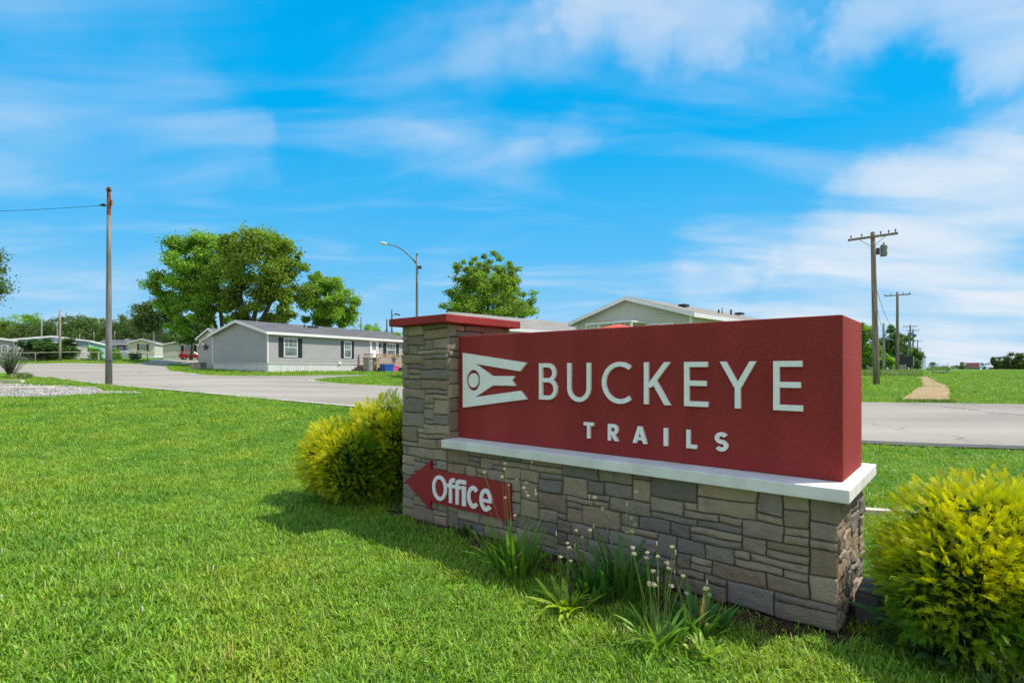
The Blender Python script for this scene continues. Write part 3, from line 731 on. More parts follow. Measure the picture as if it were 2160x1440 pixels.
# dark concrete block and timber edging
t = tag(MB().build('x', M['darkgrey']), 'x') if False else None
mb = MB(); mb.box((0,0,.09), (.12,.30,.18)); mb.box((.0,0,.185), (.10,.26,.02))
o = mb.build('splash_block', M['darkgrey'], None, bevel=.012); o.location = P0+DD*.42-E1*.10; o.rotation_euler = (0,0,SRZ)
tag(o, 'small dark block on the grass at the right foot of the stone base', 'block')
mb = MB(); mb.box((0,0,.035), (1.3,.10,.07)); o = mb.build('edging_timber', M['timber'], None, bevel=.004); x, y = ghit(1842,1090); o.location = (x+.25, y, 0); o.rotation_euler = (0,0,-.25)
tag(o, 'pale timber edging board lying in the grass behind the right end of the sign', 'board')
# mulch strip under the sign
def L2W(x, y): p = P0+E1*x-DD*y*1.0; return (P0.x+E1.x*x-DD.x*y, P0.y+E1.y*x-DD.y*y)
bed = [L2W(*p) for p in [(-.12,-1.15),(-.12,.05),(.3,.22),(.9,.34),(1.3,.30),(1.8,.36),(2.3,.30),(2.8,.16),(3.3,.10),(4.0,.08),(4.35,-.1),(4.5,-.5),(4.1,-1.1)]]
o = drape('mulch', bed, .006, M['mulch'], .5, kind='stuff'); tag(o, 'brown shredded mulch around the base of the sign', 'mulch')
rg = np.random.default_rng(5)
n = 2600; s_ = rg.uniform(.1,3.6,n); f_ = rg.uniform(0,.3,n)
C = np.stack([P0.x+E1.x*s_-DD.x*f_, P0.y+E1.y*s_-DD.y*f_, rg.uniform(.008,.02,n)],1)
V, Fc = leaf_quads(C, rg.normal(size=(n,3))*[1,1,.18], rg.normal(size=(n,3))*.4+[0,0,1], rg.uniform(.02,.06,n), rg.uniform(.004,.012,n))
ch = npmesh('mulch_chips', V, Fc, M['arb'], np.repeat(rg.uniform(.5,1.5,(n,1))*np.array([[.13,.07,.045]]),4,0), o); ch['kind'] = 'stuff'

# ------------------------------------------------------------------ lawn grass
def inpoly(x, y, poly):
    r = np.zeros(len(x), bool); n = len(poly); j = n-1
    for i in range(n):
        xi, yi = poly[i]; xj, yj = poly[j]
        c = ((yi > y) != (yj > y)) & (x < (xj-xi)*(y-yi)/((yj-yi) if yj != yi else 1e-9)+xi)
        r ^= c; j = i
    return r
gravel_poly = smooth_line([ghit(-120,840), ghit(0,838.5), ghit(120,836), ghit(215,831), ghit(292,830.5), ghit(292,828), ghit(215,826), ghit(200,818), ghit(100,815), ghit(48,811), ghit(-120,811)], 2)
def tuft(seed, n, rad_, hmin, hmax, w):
    rg = random.Random(seed); vs, cs = [], []
    for i in range(n):
        a = rg.uniform(0,6.283); r = rad_*math.sqrt(rg.random()); az = rg.uniform(0,6.283)
        v = rg.uniform(.65,1.3); y = rg.random()
        c = (v*(1+.35*y), v, v*(1+1.2*(rg.random() > .85)))
        if rg.random() < .035: c = (2.2,1.15,4.0)
        L_ = rg.uniform(hmin, hmax); lean = rg.uniform(.2,1.7); curl = rg.uniform(0,1.5)
        d = np.array([math.cos(az), math.sin(az), 0]); s = np.array([-math.sin(az), math.cos(az), 0]); p = np.array([math.cos(a)*r, math.sin(a)*r, -.004])
        ww = w*rg.uniform(.6,1.3); rows = []; ang = lean*.6
        for k in range(3):
            rows.append((p-s*ww*(.5,.45,.3)[k], p+s*ww*(.5,.45,.3)[k])); p = p+(d*math.sin(ang)+np.array([0,0,1])*math.cos(ang))*L_/3; ang += curl/2
        for k in range(2): vs.append([rows[k][0], rows[k][1], rows[k+1][1], rows[k+1][0]]); cs.append([c]*4)
        vs.append([rows[2][0], rows[2][1], p, p]); cs.append([c]*4)
    V = np.array(vs).reshape(-1,3); n4 = len(V)//4; Fc = np.arange(len(V)).reshape(-1,4)
    return V, Fc, np.array(cs).reshape(-1,3)
gcol = bpy.data.collections.new('grass_blades')
for i, (n, rr, h0, h1, w) in enumerate([(26,.055,.03,.07,.0058),(22,.06,.03,.065,.0068),(26,.05,.025,.055,.0052),(18,.06,.04,.085,.0080),(16,.06,.02,.045,.014),(24,.055,.03,.065,.0065),(22,.06,.03,.06,.0075)]):
    V, Fc, col = tuft(100+i, n, rr, h0, h1, w)
    o = npmesh('grass_tuft', V, Fc, M['grass'], col, link=False); gcol.objects.link(o)
def scatter(zones, seed):
    rg = np.random.default_rng(seed); P = []; S = []
    for (y0, y1, xf, dens, sc) in zones:
        xm = xf(y1); n = int(dens*2*xm*(y1-y0)); x = rg.uniform(-xm, xm, n); y = rg.uniform(y0, y1, n)
        k = np.abs(x) < xf(y); x = x[k]; y = y[k]; P.append(np.stack([x,y],1)); S.append(np.full(len(x), sc))
    return np.vstack(P), np.concatenate(S)
xf = lambda y: np.asarray(y)*1.02+1.2
P, S = scatter([(1.3,4.5,xf,560,1.12),(4.5,8,xf,360,1.22),(8,13,xf,170,1.35),(13,22,xf,70,1.7),(22,38,xf,22,2.4),(38,64,xf,7,3.4)], 1)
rg = np.random.default_rng(2)
x, y = P[:,0], P[:,1]
lx = (x-P0.x)*E1.x+(y-P0.y)*E1.y; ly = -((x-P0.x)*DD.x+(y-P0.y)*DD.y)
bad = (lx > -.03) & (lx < 3.93) & (ly > -.96) & (ly < .03)
bedm = inpoly(x, y, bed) & (rg.random(len(x)) > .28)
bad |= bedm | inpoly(x, y, road_poly) | inpoly(x, y, gravel_poly) | (inpoly(x, y, dp) & (rg.random(len(x)) > .06))
homes_fp = []
P, S = P[~bad], S[~bad]
Z = ghn(P[:,0], P[:,1])
pn = np.array([noise.noise(Vector((a*.55, b_*.55, 1.7))) for a, b_ in P])
S = S*(1+.35*pn)*rg.uniform(.75,1.25,len(S))
lg = bpy.data.meshes.new('lawn_grass'); lg.vertices.add(len(P)); lg.vertices.foreach_set('co', np.column_stack([P, Z]).astype(np.float32).ravel())
ar = lg.attributes.new('rot', 'FLOAT_VECTOR', 'POINT'); ar.data.foreach_set('vector', np.stack([rg.normal(0,.12,len(P)), rg.normal(0,.12,len(P)), rg.uniform(0,6.283,len(P))],1).astype(np.float32).ravel())
asc = lg.attributes.new('scl', 'FLOAT', 'POINT'); asc.data.foreach_set('value', S.astype(np.float32))
lawn = bpy.data.objects.new('lawn_grass', lg); COL.objects.link(lawn); tag(lawn, 'short mown green lawn grass around the sign and beside the road', 'grass', kind='stuff')
ng = bpy.data.node_groups.new('grass_scatter', 'GeometryNodeTree')
ng.interface.new_socket('Geometry', in_out='INPUT', socket_type='NodeSocketGeometry'); ng.interface.new_socket('Geometry', in_out='OUTPUT', socket_type='NodeSocketGeometry')
gi = ng.nodes.new('NodeGroupInput'); go = ng.nodes.new('NodeGroupOutput'); ip = ng.nodes.new('GeometryNodeInstanceOnPoints')
ci = ng.nodes.new('GeometryNodeCollectionInfo'); ci.inputs['Collection'].default_value = gcol; ci.inputs['Separate Children'].default_value = True; ci.inputs['Reset Children'].default_value = True
nr = ng.nodes.new('GeometryNodeInputNamedAttribute'); nr.data_type = 'FLOAT_VECTOR'; nr.inputs['Name'].default_value = 'rot'
ns = ng.nodes.new('GeometryNodeInputNamedAttribute'); ns.data_type = 'FLOAT'; ns.inputs['Name'].default_value = 'scl'
ng.links.new(gi.outputs[0], ip.inputs['Points']); ng.links.new(ci.outputs[0], ip.inputs['Instance']); ip.inputs['Pick Instance'].default_value = True
ng.links.new(nr.outputs['Attribute'], ip.inputs['Rotation']); ng.links.new(ns.outputs['Attribute'], ip.inputs['Scale']); ng.links.new(ip.outputs[0], go.inputs[0])
md = lawn.modifiers.new('scatter', 'NODES'); md.node_group = ng
print('tufts', len(P))

# gravel bed at left with boards
o = drape('gravel', gravel_poly, .02, M['gravelbase'], 1.2, kind='stuff'); tag(o, 'pale crushed gravel bed in the lawn near the left edge', 'gravel')
rg = np.random.default_rng(11); n = 5200
gx0 = [p[0] for p in gravel_poly]; gy0 = [p[1] for p in gravel_poly]
x = rg.uniform(min(gx0), max(gx0), n); y = rg.uniform(min(gy0), max(gy0), n); k = inpoly(x, y, gravel_poly); x = x[k]; y = y[k]; n = len(x)
s = rg.uniform(.03,.09,n); base = np.array([(1,0,0),(-1,0,0),(0,1,0),(0,-1,0),(0,0,.8),(0,0,-.5)])
V = (base[None]*rg.uniform(.6,1.2,(n,6,1)))*s[:,None,None]+np.stack([x,y,ghn(x,y)+.03],1)[:,None]
oct_ = np.array([(0,2,4),(2,1,4),(1,3,4),(3,0,4),(2,0,5),(1,2,5),(3,1,5),(0,3,5)])
Fc = (oct_[None]+np.arange(n)[:,None,None]*6).reshape(-1,3)
gr = npmesh('gravel_stones', V.reshape(-1,3), Fc, M['rock'], None, o); gr['kind'] = 'stuff'
def board(label, p, q, w, h, m, name='timber_board'):
    p = Vector((*p, gh(*p))); q = Vector((*q, gh(*q))); mid = (p+q)/2; d = q-p
    mb = MB(); mb.box((0,0,h/2), (d.length, w, h)); o = mb.build(name, m, None, bevel=.006)
    o.location = mid+Vector((0,0,.02)); o.rotation_euler = (0, -math.asin(d.z/d.length), math.atan2(d.y, d.x)); return tag(o, label, 'board')
board('long flat pale timber walkway lying behind the gravel bed', ghit(-140,822.5), ghit(112,819.5), .9, .07, M['timber'])
board('short raised timber block at the left edge behind the walkway', ghit(-60,808.5), ghit(48,808.5), .25, .16, M['timber'], 'timber_beam')

# ------------------------------------------------------------------ homes
def siding(mb, O, U, Nn, x0f, x1f, z0, z1, course=.13, proud=.028):
    """lap siding: every course leans out at its foot"""
    n = max(1, round((z1-z0)/course)); O = Vector(O); U = Vector(U); Nn = Vector(Nn); Z = Vector((0,0,1))
    for i in range(n):
        a = z0+(z1-z0)*i/n; b_ = z0+(z1-z0)*(i+1)/n
        if x1f(b_)-x0f(b_) < .02 and x1f(a)-x0f(a) < .02: continue
        p = [O+U*x0f(a)+Z*a, O+U*x1f(a)+Z*a, O+U*x1f(a)+Z*a+Nn*proud, O+U*x0f(a)+Z*a+Nn*proud, O+U*x1f(b_)+Z*b_, O+U*x0f(b_)+Z*b_]
        mb.add(p, [(0,1,2,3),(3,2,4,5)])
def gable_home(name, label, loc, xdir, Ln, W, eave, rise, wall, roofm, skirt=.65, over=.30, detail=True, cat='house', trim='white', group=None, course=.14):
    rz = math.atan2(xdir[1], xdir[0]); t = thing(name, label, cat, loc, rz, group)
    ridge = eave+rise; z0 = skirt
    wb = MB()
    wb.prism([[(0,z0),(W,z0),(W,eave),(W/2,ridge-.02),(0,eave)]], lambda u, v, h: (h, u, v), .01, Ln-.01)
    gx0 = lambda z: 0 if z <= eave else (z-eave)/rise*W/2
    gx1 = lambda z: W if z <= eave else W-(z-eave)/rise*W/2
    siding(wb, (0,.0,0), (1,0,0), (0,-1,0), lambda z: 0, lambda z: Ln, z0, eave-.02, course)
    siding(wb, (0,W,0), (1,0,0), (0,1,0), lambda z: 0, lambda z: Ln, z0, eave-.02, course)
    siding(wb, (0,0,0), (0,1,0), (-1,0,0), gx0, gx1, z0, ridge-.05, course)
    siding(wb, (Ln,0,0), (0,1,0), (1,0,0), gx0, gx1, z0, ridge-.05, course)
    w_ = wb.build('wall', M[wall], t, recalc=False)
    for (a, b_) in ((0,0),(Ln,0),(0,W),(Ln,W)): cb = MB(); cb.box((a, b_, (z0+eave)/2-.01), (.09,.09,eave-z0-.04)); cb.build('corner_trim', M[trim], t)
    sb = MB(); sb.box2((.03,.03,-.5), (Ln-.03, W-.03, z0+.01)); sb.box2((-.02,-.02,z0-.06), (Ln+.02, W+.02, z0+.012))
    if detail:
        for i in range(int(Ln/.2)): sb.box((.1+i*.2, .02, (z0-.1)/2), (.04,.025,z0-.02))
        for i in range(int(W/.2)): sb.box((.02, .1+i*.2, (z0-.1)/2), (.025,.04,z0-.02))
    sb.build('skirting', M['skirt'], t)
    sl = rise/(W/2); ov = over; rb = MB()
    for sgn in (0,1):
        ya = -ov if sgn == 0 else W+ov; za = eave-ov*sl
        f = lambda u, v, h: (h, u, v)
        if sgn == 0: poly = [(ya,za),(W/2,ridge),(W/2,ridge+.07),(ya,za+.07)]
        else: poly = [(W/2+.001,ridge),(ya,za),(ya,za+.07),(W/2+.001,ridge+.07)]
        rb.prism([poly], f, -ov, Ln+ov)
    rf = rb.build('roof', M[roofm], t)
    fb = MB()
    for ya, y2 in ((-ov-.03,-ov+.0),(W+ov,W+ov+.03)): fb.box2((-ov-.01, ya, eave-ov*sl-.16), (Ln+ov+.01, y2, eave-ov*sl+.05))
    for xa in (-ov-.035, Ln+ov+.005):
        for sgn in (0,1):
            ya = -ov if sgn == 0 else W+ov; za = eave-ov*sl
            poly = [(ya,za-.15),(W/2,ridge-.15),(W/2,ridge+.055),(ya,za+.055)]
            if sgn: poly = [(W/2+.001,ridge-.15),(ya,za-.15),(ya,za+.055),(W/2+.001,ridge+.055)]
            fb.prism([poly], lambda u, v, h: (h, u, v), xa, xa+.03)
    # soffit boards
    fb.box2((-ov, -ov, eave-ov*sl-.06), (Ln+ov, -.02, eave-ov*sl-.03)); fb.box2((-ov, W+.02, eave-ov*sl-.06), (Ln+ov, W+ov, eave-ov*sl-.03))
    fb.build('fascia', M[trim], rf)
    return t
def window(t, face, a0, a1, z0, z1, shutters=None, grid=True, Ln=0, trim='white'):
    """face 'f': long side y=0, 'g': gable x=0"""
    fr = MB(); gl = MB()
    f = (lambda u, v, h: (u, -h, v)) if face == 'f' else (lambda u, v, h: (-h, u, v))
    def bx(mb, u0, u1, v0, v1, h0, h1): mb.prism([[(u0,v0),(u1,v0),(u1,v1),(u0,v1)]], f, h0, h1)
    k = .07
    for (u0,u1,v0,v1) in ((a0,a0+k,z0,z1),(a1-k,a1,z0,z1),(a0+k,a1-k,z0,z0+k),(a0+k,a1-k,z1-k,z1),(a0+k,a1-k,(z0+z1)/2-.025,(z0+z1)/2+.025)): bx(fr, u0,u1,v0,v1,.0,.06)
    if grid:
        for i in (1,2): u = a0+(a1-a0)*i/3; bx(fr, u-.012,u+.012,(z0+z1)/2+.025,z1-k,.03,.045)
        bx(fr, a0+k, a1-k, (z0+z1)*.5+(z1-z0)*.23, (z0+z1)*.5+(z1-z0)*.23+.02, .03, .0445)
    w = fr.build('window', M[trim], t); bx(gl, a0+k-.01, a1-k+.01, z0+k-.01, z1-k+.01, .015, .03); gl.build('pane', M['glass'], w)
    cu = MB()
    if shutters:
        sw = (a1-a0)*.34 if (a1-a0) > .8 else .36
        for (u0,u1) in ((a0-.02-sw,a0-.02),(a1+.02,a1+.02+sw)):
            sh = MB(); bx(sh, u0,u1,z0-.03,z1+.03,.0,.04); bx(sh, u0+.05,u1-.05,z0+.03,(z0+z1)/2-.04,.04,.047); bx(sh, u0+.05,u1-.05,(z0+z1)/2+.04,z1-.03,.04,.047)
            sh.build('shutter', M[shutters], t)
    return w
def door(t, face, a0, a1, z0, z1, m='white'):
    f = (lambda u, v, h: (u, -h, v)) if face == 'f' else (lambda u, v, h: (-h, u, v))
    d = MB(); d.prism([[(a0,z0),(a1,z0),(a1,z1),(a0,z1)]], f, .0, .05); 
    for (u0,u1) in ((a0-.1,a0),(a1,a1+.1)): d.prism([[(u0,z0),(u1,z0),(u1,z1+.1),(u0,z1+.1)]], f, .0, .07)
    d.prism([[(a0,z1),(a1,z1),(a1,z1+.1),(a0,z1+.1)]], f, .0, .068)
    o = d.build('door', M[m], t)
    g = MB(); g.prism([[(a0+.2,z0+1.1),(a1-.2,z0+1.1),(a1-.2,z1-.2),(a0+.2,z1-.2)]], f, .05, .056); g.build('door_glass', M['glass'], o)
    h = MB(); p = f(a1-.1, z0+1.0, .08); h.box(p, (.05,.05,.05)); h.build('handle', M['black'], o)
    return o
class Fr:
    def __init__(s, loc, xd): s.o = Vector(loc); s.d = Vector((xd[0], xd[1])).normalized()
    def t(s, px): a = (px-CX)/F; return (s.o.x-a*s.o.y)/(a*s.d.y-s.d.x)
    def z(s, px, py): return CH-(py-HY)/F*(s.o.y+s.d.y*s.t(px))-s.o.z
# grey home
g0 = Vector((-18.6,41,1.28)); gd = (.54,.84)
home = gable_home('mobile_home', 'grey double wide mobile home with black shutters and a wooden deck across the road', g0, gd, 15.7, 7.7, 3.12, .98, 'greywall', 'shingle', skirt=.72)
fr = Fr(g0, gd)
for a, b_, ya, yb in [(598,627,712.5,753),(724.8,740.5,719.5,755),(815,834,724,752)]:
    window(home, 'f', fr.t(a), fr.t(b_), fr.z(b_, yb), fr.z(a, ya), 'black')
door(home, 'f', fr.t(781), fr.t(796), .95, 2.98)
vb = MB(); vb.tube([(5.2,2.7,3.7),(5.2,2.7,4.15)], .05, 8); vb.box((6.2,2.9,3.98),(.9,.35,.12)); vb.build('roof_vent', M['black'], home)
mb = MB(); mb.box((fr.t(716),-.03,.78),(.3,.1,.22)); mb.build('meter_box', M['white'], home)
mb = MB(); mb.box((fr.t(800), -.1, 2.45), (.14,.16,.26)); mb.build('wall_lamp', M['black'], home)
def Lw(t_, x, y, z=0): # local of a home to world
    r = t_.rotation_euler.z; c, s = math.cos(r), math.sin(r); l = t_.location
    return Vector((l.x+c*x-s*y, l.y+s*x+c*y, l.z+z))
def star(name, label, loc, rz, r, tilt, m='black'):
    mb = MB(); P_ = [(math.cos(math.pi/2+i*math.pi/5)*(r if i % 2 == 0 else r*.42), math.sin(math.pi/2+i*math.pi/5)*(r if i % 2 == 0 else r*.42)) for i in range(10)]
    vs = [(x, 0, z) for x, z in P_]+[(0,-.06,0),(0,.02,0)]
    mb.add(vs, [(i, (i+1) % 10, 10) for i in range(10)]+[((i+1) % 10, i, 11) for i in range(10)])
    o = mb.build(name, M[m]); o.location = loc; o.rotation_euler = (0, tilt, rz); return tag(o, label, 'star')
# deck
x0, x1 = fr.t(757), 15.3
dk = thing('wooden_deck', 'tan wooden deck with railing in front of the grey mobile home door', 'deck', Lw(home, x0, 0), home.rotation_euler.z)
dl = x1-x0; dy = -2.3; fz = .62
f1 = MB()
for i in range(16): f1.box((dl/2, -.12-i*.143, fz), (dl,.135,.04))
f1.box((dl/2, dy, fz-.12), (dl,.05,.2)); f1.box((.02, dy/2, fz-.12), (.05,-dy-.06,.2)); f1.build('floor', M['deckwood'], dk)
for i, (a, b_) in enumerate([(0,dy),(dl/3,dy),(2*dl/3,dy),(dl,dy),(0,-.1),(dl,-.1)]):
    p = MB(); p.box((a, b_, .55), (.10,.10,2.0)); p.build('post', M['deckwood'], dk)
r_ = MB()
r_.box((dl/2, dy, fz+.98), (dl+.1,.13,.04)); r_.box((dl/2, dy, fz+.12), (dl,.05,.09)); r_.box((dl/2, dy, fz+.86), (dl,.05,.09))
for i in range(int(dl/.16)): r_.box((.08+i*.16, dy-.035, fz+.50), (.04,.035,.92))
r_.box((0, (dy*.55)-.0, fz+.98), (.13,-dy*.5,.04))
for i in range(8): r_.box((-.0, dy*.32-i*.15, fz+.50), (.035,.04,.92))
r_.build('railing', M['deckwood'], dk)
st = MB()
for i in range(4): st.box((-.2-i*.28, -.7, fz-.10-i*.15), (.28,1.2,.05)); st.box((-.2-i*.28-.0, -.1, (fz-.12-i*.15)/2), (.26,.04,max(.05,fz-.1-i*.15))); st.box((-.2-i*.28, -1.32, (fz-.12-i*.15)/2), (.26,.04,max(.05,fz-.1-i*.15)))
st.build('steps', M['greywood'], dk)
cab = thing('storage_cabinet', 'weathered grey wooden cabinet standing left of the deck', 'cabinet', Lw(home, fr.t(751)-.3, -1.7, 0), home.rotation_euler.z)
c1 = MB(); c1.box((.5,0,.6), (1.2,.7,1.2)); c1.build('body', M['greywood'], cab, bevel=.02)
c1 = MB(); c1.box((.5,.02,1.235), (1.35,.85,.07)); c1.build('top', M['greywood'], cab); 
for s in (-1,1): c1 = MB(); c1.box((.5+s*.29,-.36,.62),(.5,.03,.95)); c1.build('door', M['greywood'], cab)
def tub(name, label, loc, rz, d, m):
    t = thing(name, label, 'bin', loc, rz); b_ = MB()
    w, l, h = d; b_.add([(-l*.42,-w*.42,0),(l*.42,-w*.42,0),(l*.42,w*.42,0),(-l*.42,w*.42,0),(-l*.5,-w*.5,h),(l*.5,-w*.5,h),(l*.5,w*.5,h),(-l*.5,w*.5,h)], [(0,1,2,3),(0,1,5,4),(1,2,6,5),(2,3,7,6),(3,0,4,7),(4,5,6,7)])
    b_.build('body', M[m], t, bevel=.03); l_ = MB(); l_.box((0,0,h+.04),(l*1.08,w*1.08,.08)); l_.build('lid', M[m], t, bevel=.02); return t
tub('storage_bin', 'blue plastic storage bin on the grass under the deck railing', Lw(home, fr.t(806)-2.2, -2.9, 0)+Vector((0,0,-.02)), home.rotation_euler.z, (.6,1.15,.62), 'bluebin')
tub('storage_bin', 'pink plastic tub beside the blue bin under the deck', Lw(home, fr.t(823)-2.3, -2.75, 0), home.rotation_euler.z, (.5,.9,.48), 'pink')
star('metal_star', 'dark metal barn star hanging on the deck railing', Lw(home, fr.t(818)-1.6, -2.42, 1.15), home.rotation_euler.z, .42, .15, 'darkgrey')
# shed
sh = thing('garden_shed', 'grey barn roofed garden shed at the left corner of the grey home', 'shed', (-28.15,48.3,gh(-28.1,48.3)-.02), -.25)
mb = MB(); prof = [(0,0),(2.6,0),(2.6,1.9),(2.2,2.5),(1.3,2.85),(.4,2.5),(0,1.9)]
mb.prism([prof], lambda u, v, h: (u, h, v), 0, 3.2); mb.build('wall', M['greywall'], sh)
rb = MB(); top = [(2.68,1.8),(2.27,2.56),(1.3,2.95),(.33,2.56),(-.08,1.8)]; inn = [(.02,1.88),(.4,2.51),(1.3,2.87),(2.2,2.51),(2.58,1.88)]
rb.prism([top+inn], lambda u, v, h: (u, h, v), -.12, 3.3); rb.build('roof', M['white'], sh)
d_ = MB(); d_.box((1.3,-.03,.95),(1.5,.05,1.8)); d_.build('door', M['greywall'], sh, bevel=.01)
d_ = MB(); d_.box((.65,-.14,2.25),(.3,.03,.22)); d_.build('vent', M['offwhite'], sh)
star('metal_star', 'black metal star fixed high on the shed front', (-27.3,47.98,gh(-28,48)+1.95), -.25, .34, 0)
mb = MB(); mb.box((0,0,.28),(1.0,.7,.56)); mb.box((0,0,.59),(1.08,.78,.06)); o = mb.build('planter_box', M['greywood'], None, bevel=.02); o.location = gp(418.5, 46.0); o.rotation_euler = (0,0,-.2)
tag(o, 'grey wooden box on the grass in front of the shed', 'box')
h5 = gable_home('mobile_home', 'pale home half hidden behind the shed with only its white gable edge showing', (-31.9+1.85,57-1.19,2.0), gd, 12, 4.4, 2.9, .9, 'offwhite', 'shingle', detail=False)

# sage home behind the sign
s0 = Vector((8.8,26.5,.9)); sd_ = (.719,.695)
sage = gable_home('mobile_home', 'sage green home with white gable trim rising behind the red sign panel', s0, sd_, 15, 7.2, 3.40, 1.07, 'greenwall', 'shingle2', skirt=.7, over=.34)
fs = Fr(s0, (-.695,.719))
for a, b_ in ((1240,1262),(1268,1328)):
    pass
window(sage, 'g', fs.t(1421), fs.t(1395), 1.6, fs.z(1395,682), None, grid=False); window(sage, 'g', fs.t(1392), fs.t(1363), 1.6, fs.z(1363,683.5), None, grid=False)
window(sage, 'g', fs.t(1330), fs.t(1296), 1.4, fs.z(1296,677), None, grid=False)
vb = MB(); vb.box((3.0,2.0,4.15),(.5,.4,.14)); vb.tube([(9.5,2.2,4.0),(9.5,2.2,4.45)], .06, 8); vb.box((10.8,2.2,4.28),(.6,.4,.12)); vb.tube([(7.8,2.0,4.0),(7.8,2.0,4.4)], .025, 6)
vb.tube([(6.9,1.8,4.0),(6.9,1.8,4.22)], .05, 6); vb.build('roof_vent', M['black'], sage)
# covered porch on the gable end
fp_ = Fr((s0.x-1.45*.719, s0.y-1.45*.695, s0.z), (-.695,.719))
pr = MB(); a, b_ = fp_.t(1333), fp_.t(1235)
zc = fp_.z(1285, 679)-.06
pr.box2((-1.5, a, zc-.02), (-.06, b_, zc+.06))
pr.build('porch_roof', M['white'], sage)
for u in (a+.05, (a*.62+b_*.38), (a*.3+b_*.7), b_-.05):
    p = MB(); p.box((-1.42, u, (zc-.02)/2), (.08,.08,zc-.04)); p.build('porch_post', M['white'], sage)
bl = MB()
for i in range(12):
    u = a+(b_-a)*(i+.5)/12; bl.tube([(-1.52,u,zc-.16),(-1.52,u,zc-.10)], .03, 6)
lm = bpy.data.materials.new('warm_bulb'); lm.use_nodes = True; lm.node_tree.nodes['Principled BSDF'].inputs['Base Color'].default_value = (.9,.7,.4,1)
bl.build('string_lights', lm, sage)
# patio umbrella
um = thing('patio_umbrella', 'coral red patio umbrella whose top shows just above the sign panel', 'umbrella', (4.25,21.5,gh(4.25,21.5)))
mb = MB(); zt_ = CH+(HY-683.5)/F*21.5-gh(4.25,21.5); k = 8
vs = [(0,0,zt_)]+[(1.35*math.cos(2*math.pi*i/k), 1.35*math.sin(2*math.pi*i/k), zt_-.42) for i in range(k)]+[(.7*math.cos(2*math.pi*i/k), .7*math.sin(2*math.pi*i/k), zt_-.14) for i in range(k)]
mb.add(vs, [(0, 9+i, 9+(i+1) % k) for i in range(k)]+[(9+i, 1+i, 1+(i+1) % k, 9+(i+1) % k) for i in range(k)]); mb.build('canopy', M['umbrella'], um)
mb = MB(); mb.tube([(0,0,0),(0,0,zt_-.03)], .02, 8); mb.build('pole', M['greymetal'], um)
# taupe roof home behind pillar
rd = Vector((-3.7,33.4)); hd = Vector((.719,.695)); hn = Vector((.695,-.719))
c0 = rd+hn*3.6
h6 = gable_home('mobile_home', 'home with long taupe roof and white fascia seen just right of the pillar cap', (c0.x, c0.y, 1.0), hd, 13.5, 7.2, 2.98, 1.02, 'offwhite', 'shingle2', detail=False, skirt=.6)
window(h6, 'f', 5, 6.4, 1.3, 2.5, None)

# far homes on the left
hb1 = gable_home('mobile_home', 'beige home with maroon shutters across the side street', gp(326,115,-.1), (-.35,.94), 14, 4.6, 3.3, .75, 'beigewall', 'shingle', skirt=.9, detail=False)
window(hb1, 'g', 1.5, 2.7, 1.6, 2.95, 'shutter_r')
hb2 = gable_home('mobile_home', 'beige home with dark shutters behind the red parked car', gp(421,108,-.1), (-.35,.94), 15, 6.3, 3.1, .8, 'beigewall', 'shingle', skirt=.8, detail=False)
window(hb2, 'g', 1.1, 2.7, 1.45, 2.9, 'black')
hb3 = gable_home('mobile_home', 'pale grey green home with small porch left of the beige home', gp(287,122,-.1), (-.35,.94), 13, 3.4, 3.3, .8, 'greenwall', 'shingle', skirt=.8, detail=False)
window(hb3, 'g', .7, 1.7, 1.5, 2.8, 'darkgrey')
hb4 = gable_home('mobile_home', 'slate blue home directly behind the steel pole', gp(262,118,-.1), (.97,.25), 1.0, 5, 2.9, .4, 'slatewall', 'shingle', skirt=.5, detail=False)
bpy.data.objects.remove(hb4) if False else None
hb4.location = gp(208,118,-.1); hb4.rotation_euler.z = .12
hb5 = gable_home('mobile_home', 'slate grey home with a brown door and wide front under a white porch roof', gp(206,116,-.1), (.99,.12), 8.6, 5, 2.9, .9, 'slatewall', 'shingle', skirt=.5, detail=False)
hb4.location = gp(186,124,-.1)
hb4['label'] = 'small slate blue home partly hidden by the light green shrub'
window(hb5, 'f', 5.9, 7.6, 1.2, 2.4, None); door(hb5, 'f', 4.0, 5.4, .5, 2.5, 'shutter_r'); window(hb5, 'f', 1.2, 2.2, 1.2, 2.4, 'black')
window(hb4, 'f', .25, .75, 1.2, 2.4, None, grid=False)
# blue home
bl0 = gp(188, 66, -.12)
blue = gable_home('mobile_home', 'pale teal home with a white sided lower wall behind the big dark shrub', bl0, (-.5,.87), 12, 6.9, 2.35, .45, 'bluewall', 'shingle', skirt=.1, over=.2, detail=False, course=.2)
sb = MB(); siding(sb, (-.02,0,0), (0,1,0), (-1,0,0), lambda z: 0, lambda z: 6.9, .05, 1.75, .24, .035); sb.build('white_siding', M['white'], blue)
sb = MB(); sb.box2((-.9,1.2,1.95),(-.03,5.5,2.05)); sb.build('porch_roof', M['white'], blue)
lh = gable_home('mobile_home', 'light grey home with dark windows at the left photo edge', gp(30, 62, -.1), (-.62,.78), 10, 8, 2.5, .55, 'greywall', 'shingle', skirt=.4, detail=False, over=.2)
window(lh, 'g', .5, 1.1, 1.1, 1.9, None, grid=False); window(lh, 'g', 2.4, 3.1, 1.1, 1.9, None, grid=False)

# ------------------------------------------------------------------ poles
def pole_mesh(parent, h, r0, r1, m, lean=(0,0), name='pole', seg=12):
    mb = MB(); mb.tube([(lean[0]*t, lean[1]*t, h*t) for t in (-.02,.25,.5,.75,1)], [r0+(r1-r0)*t for t in (0,.25,.5,.75,1)], seg); return mb.build(name, m, parent, smooth=True)
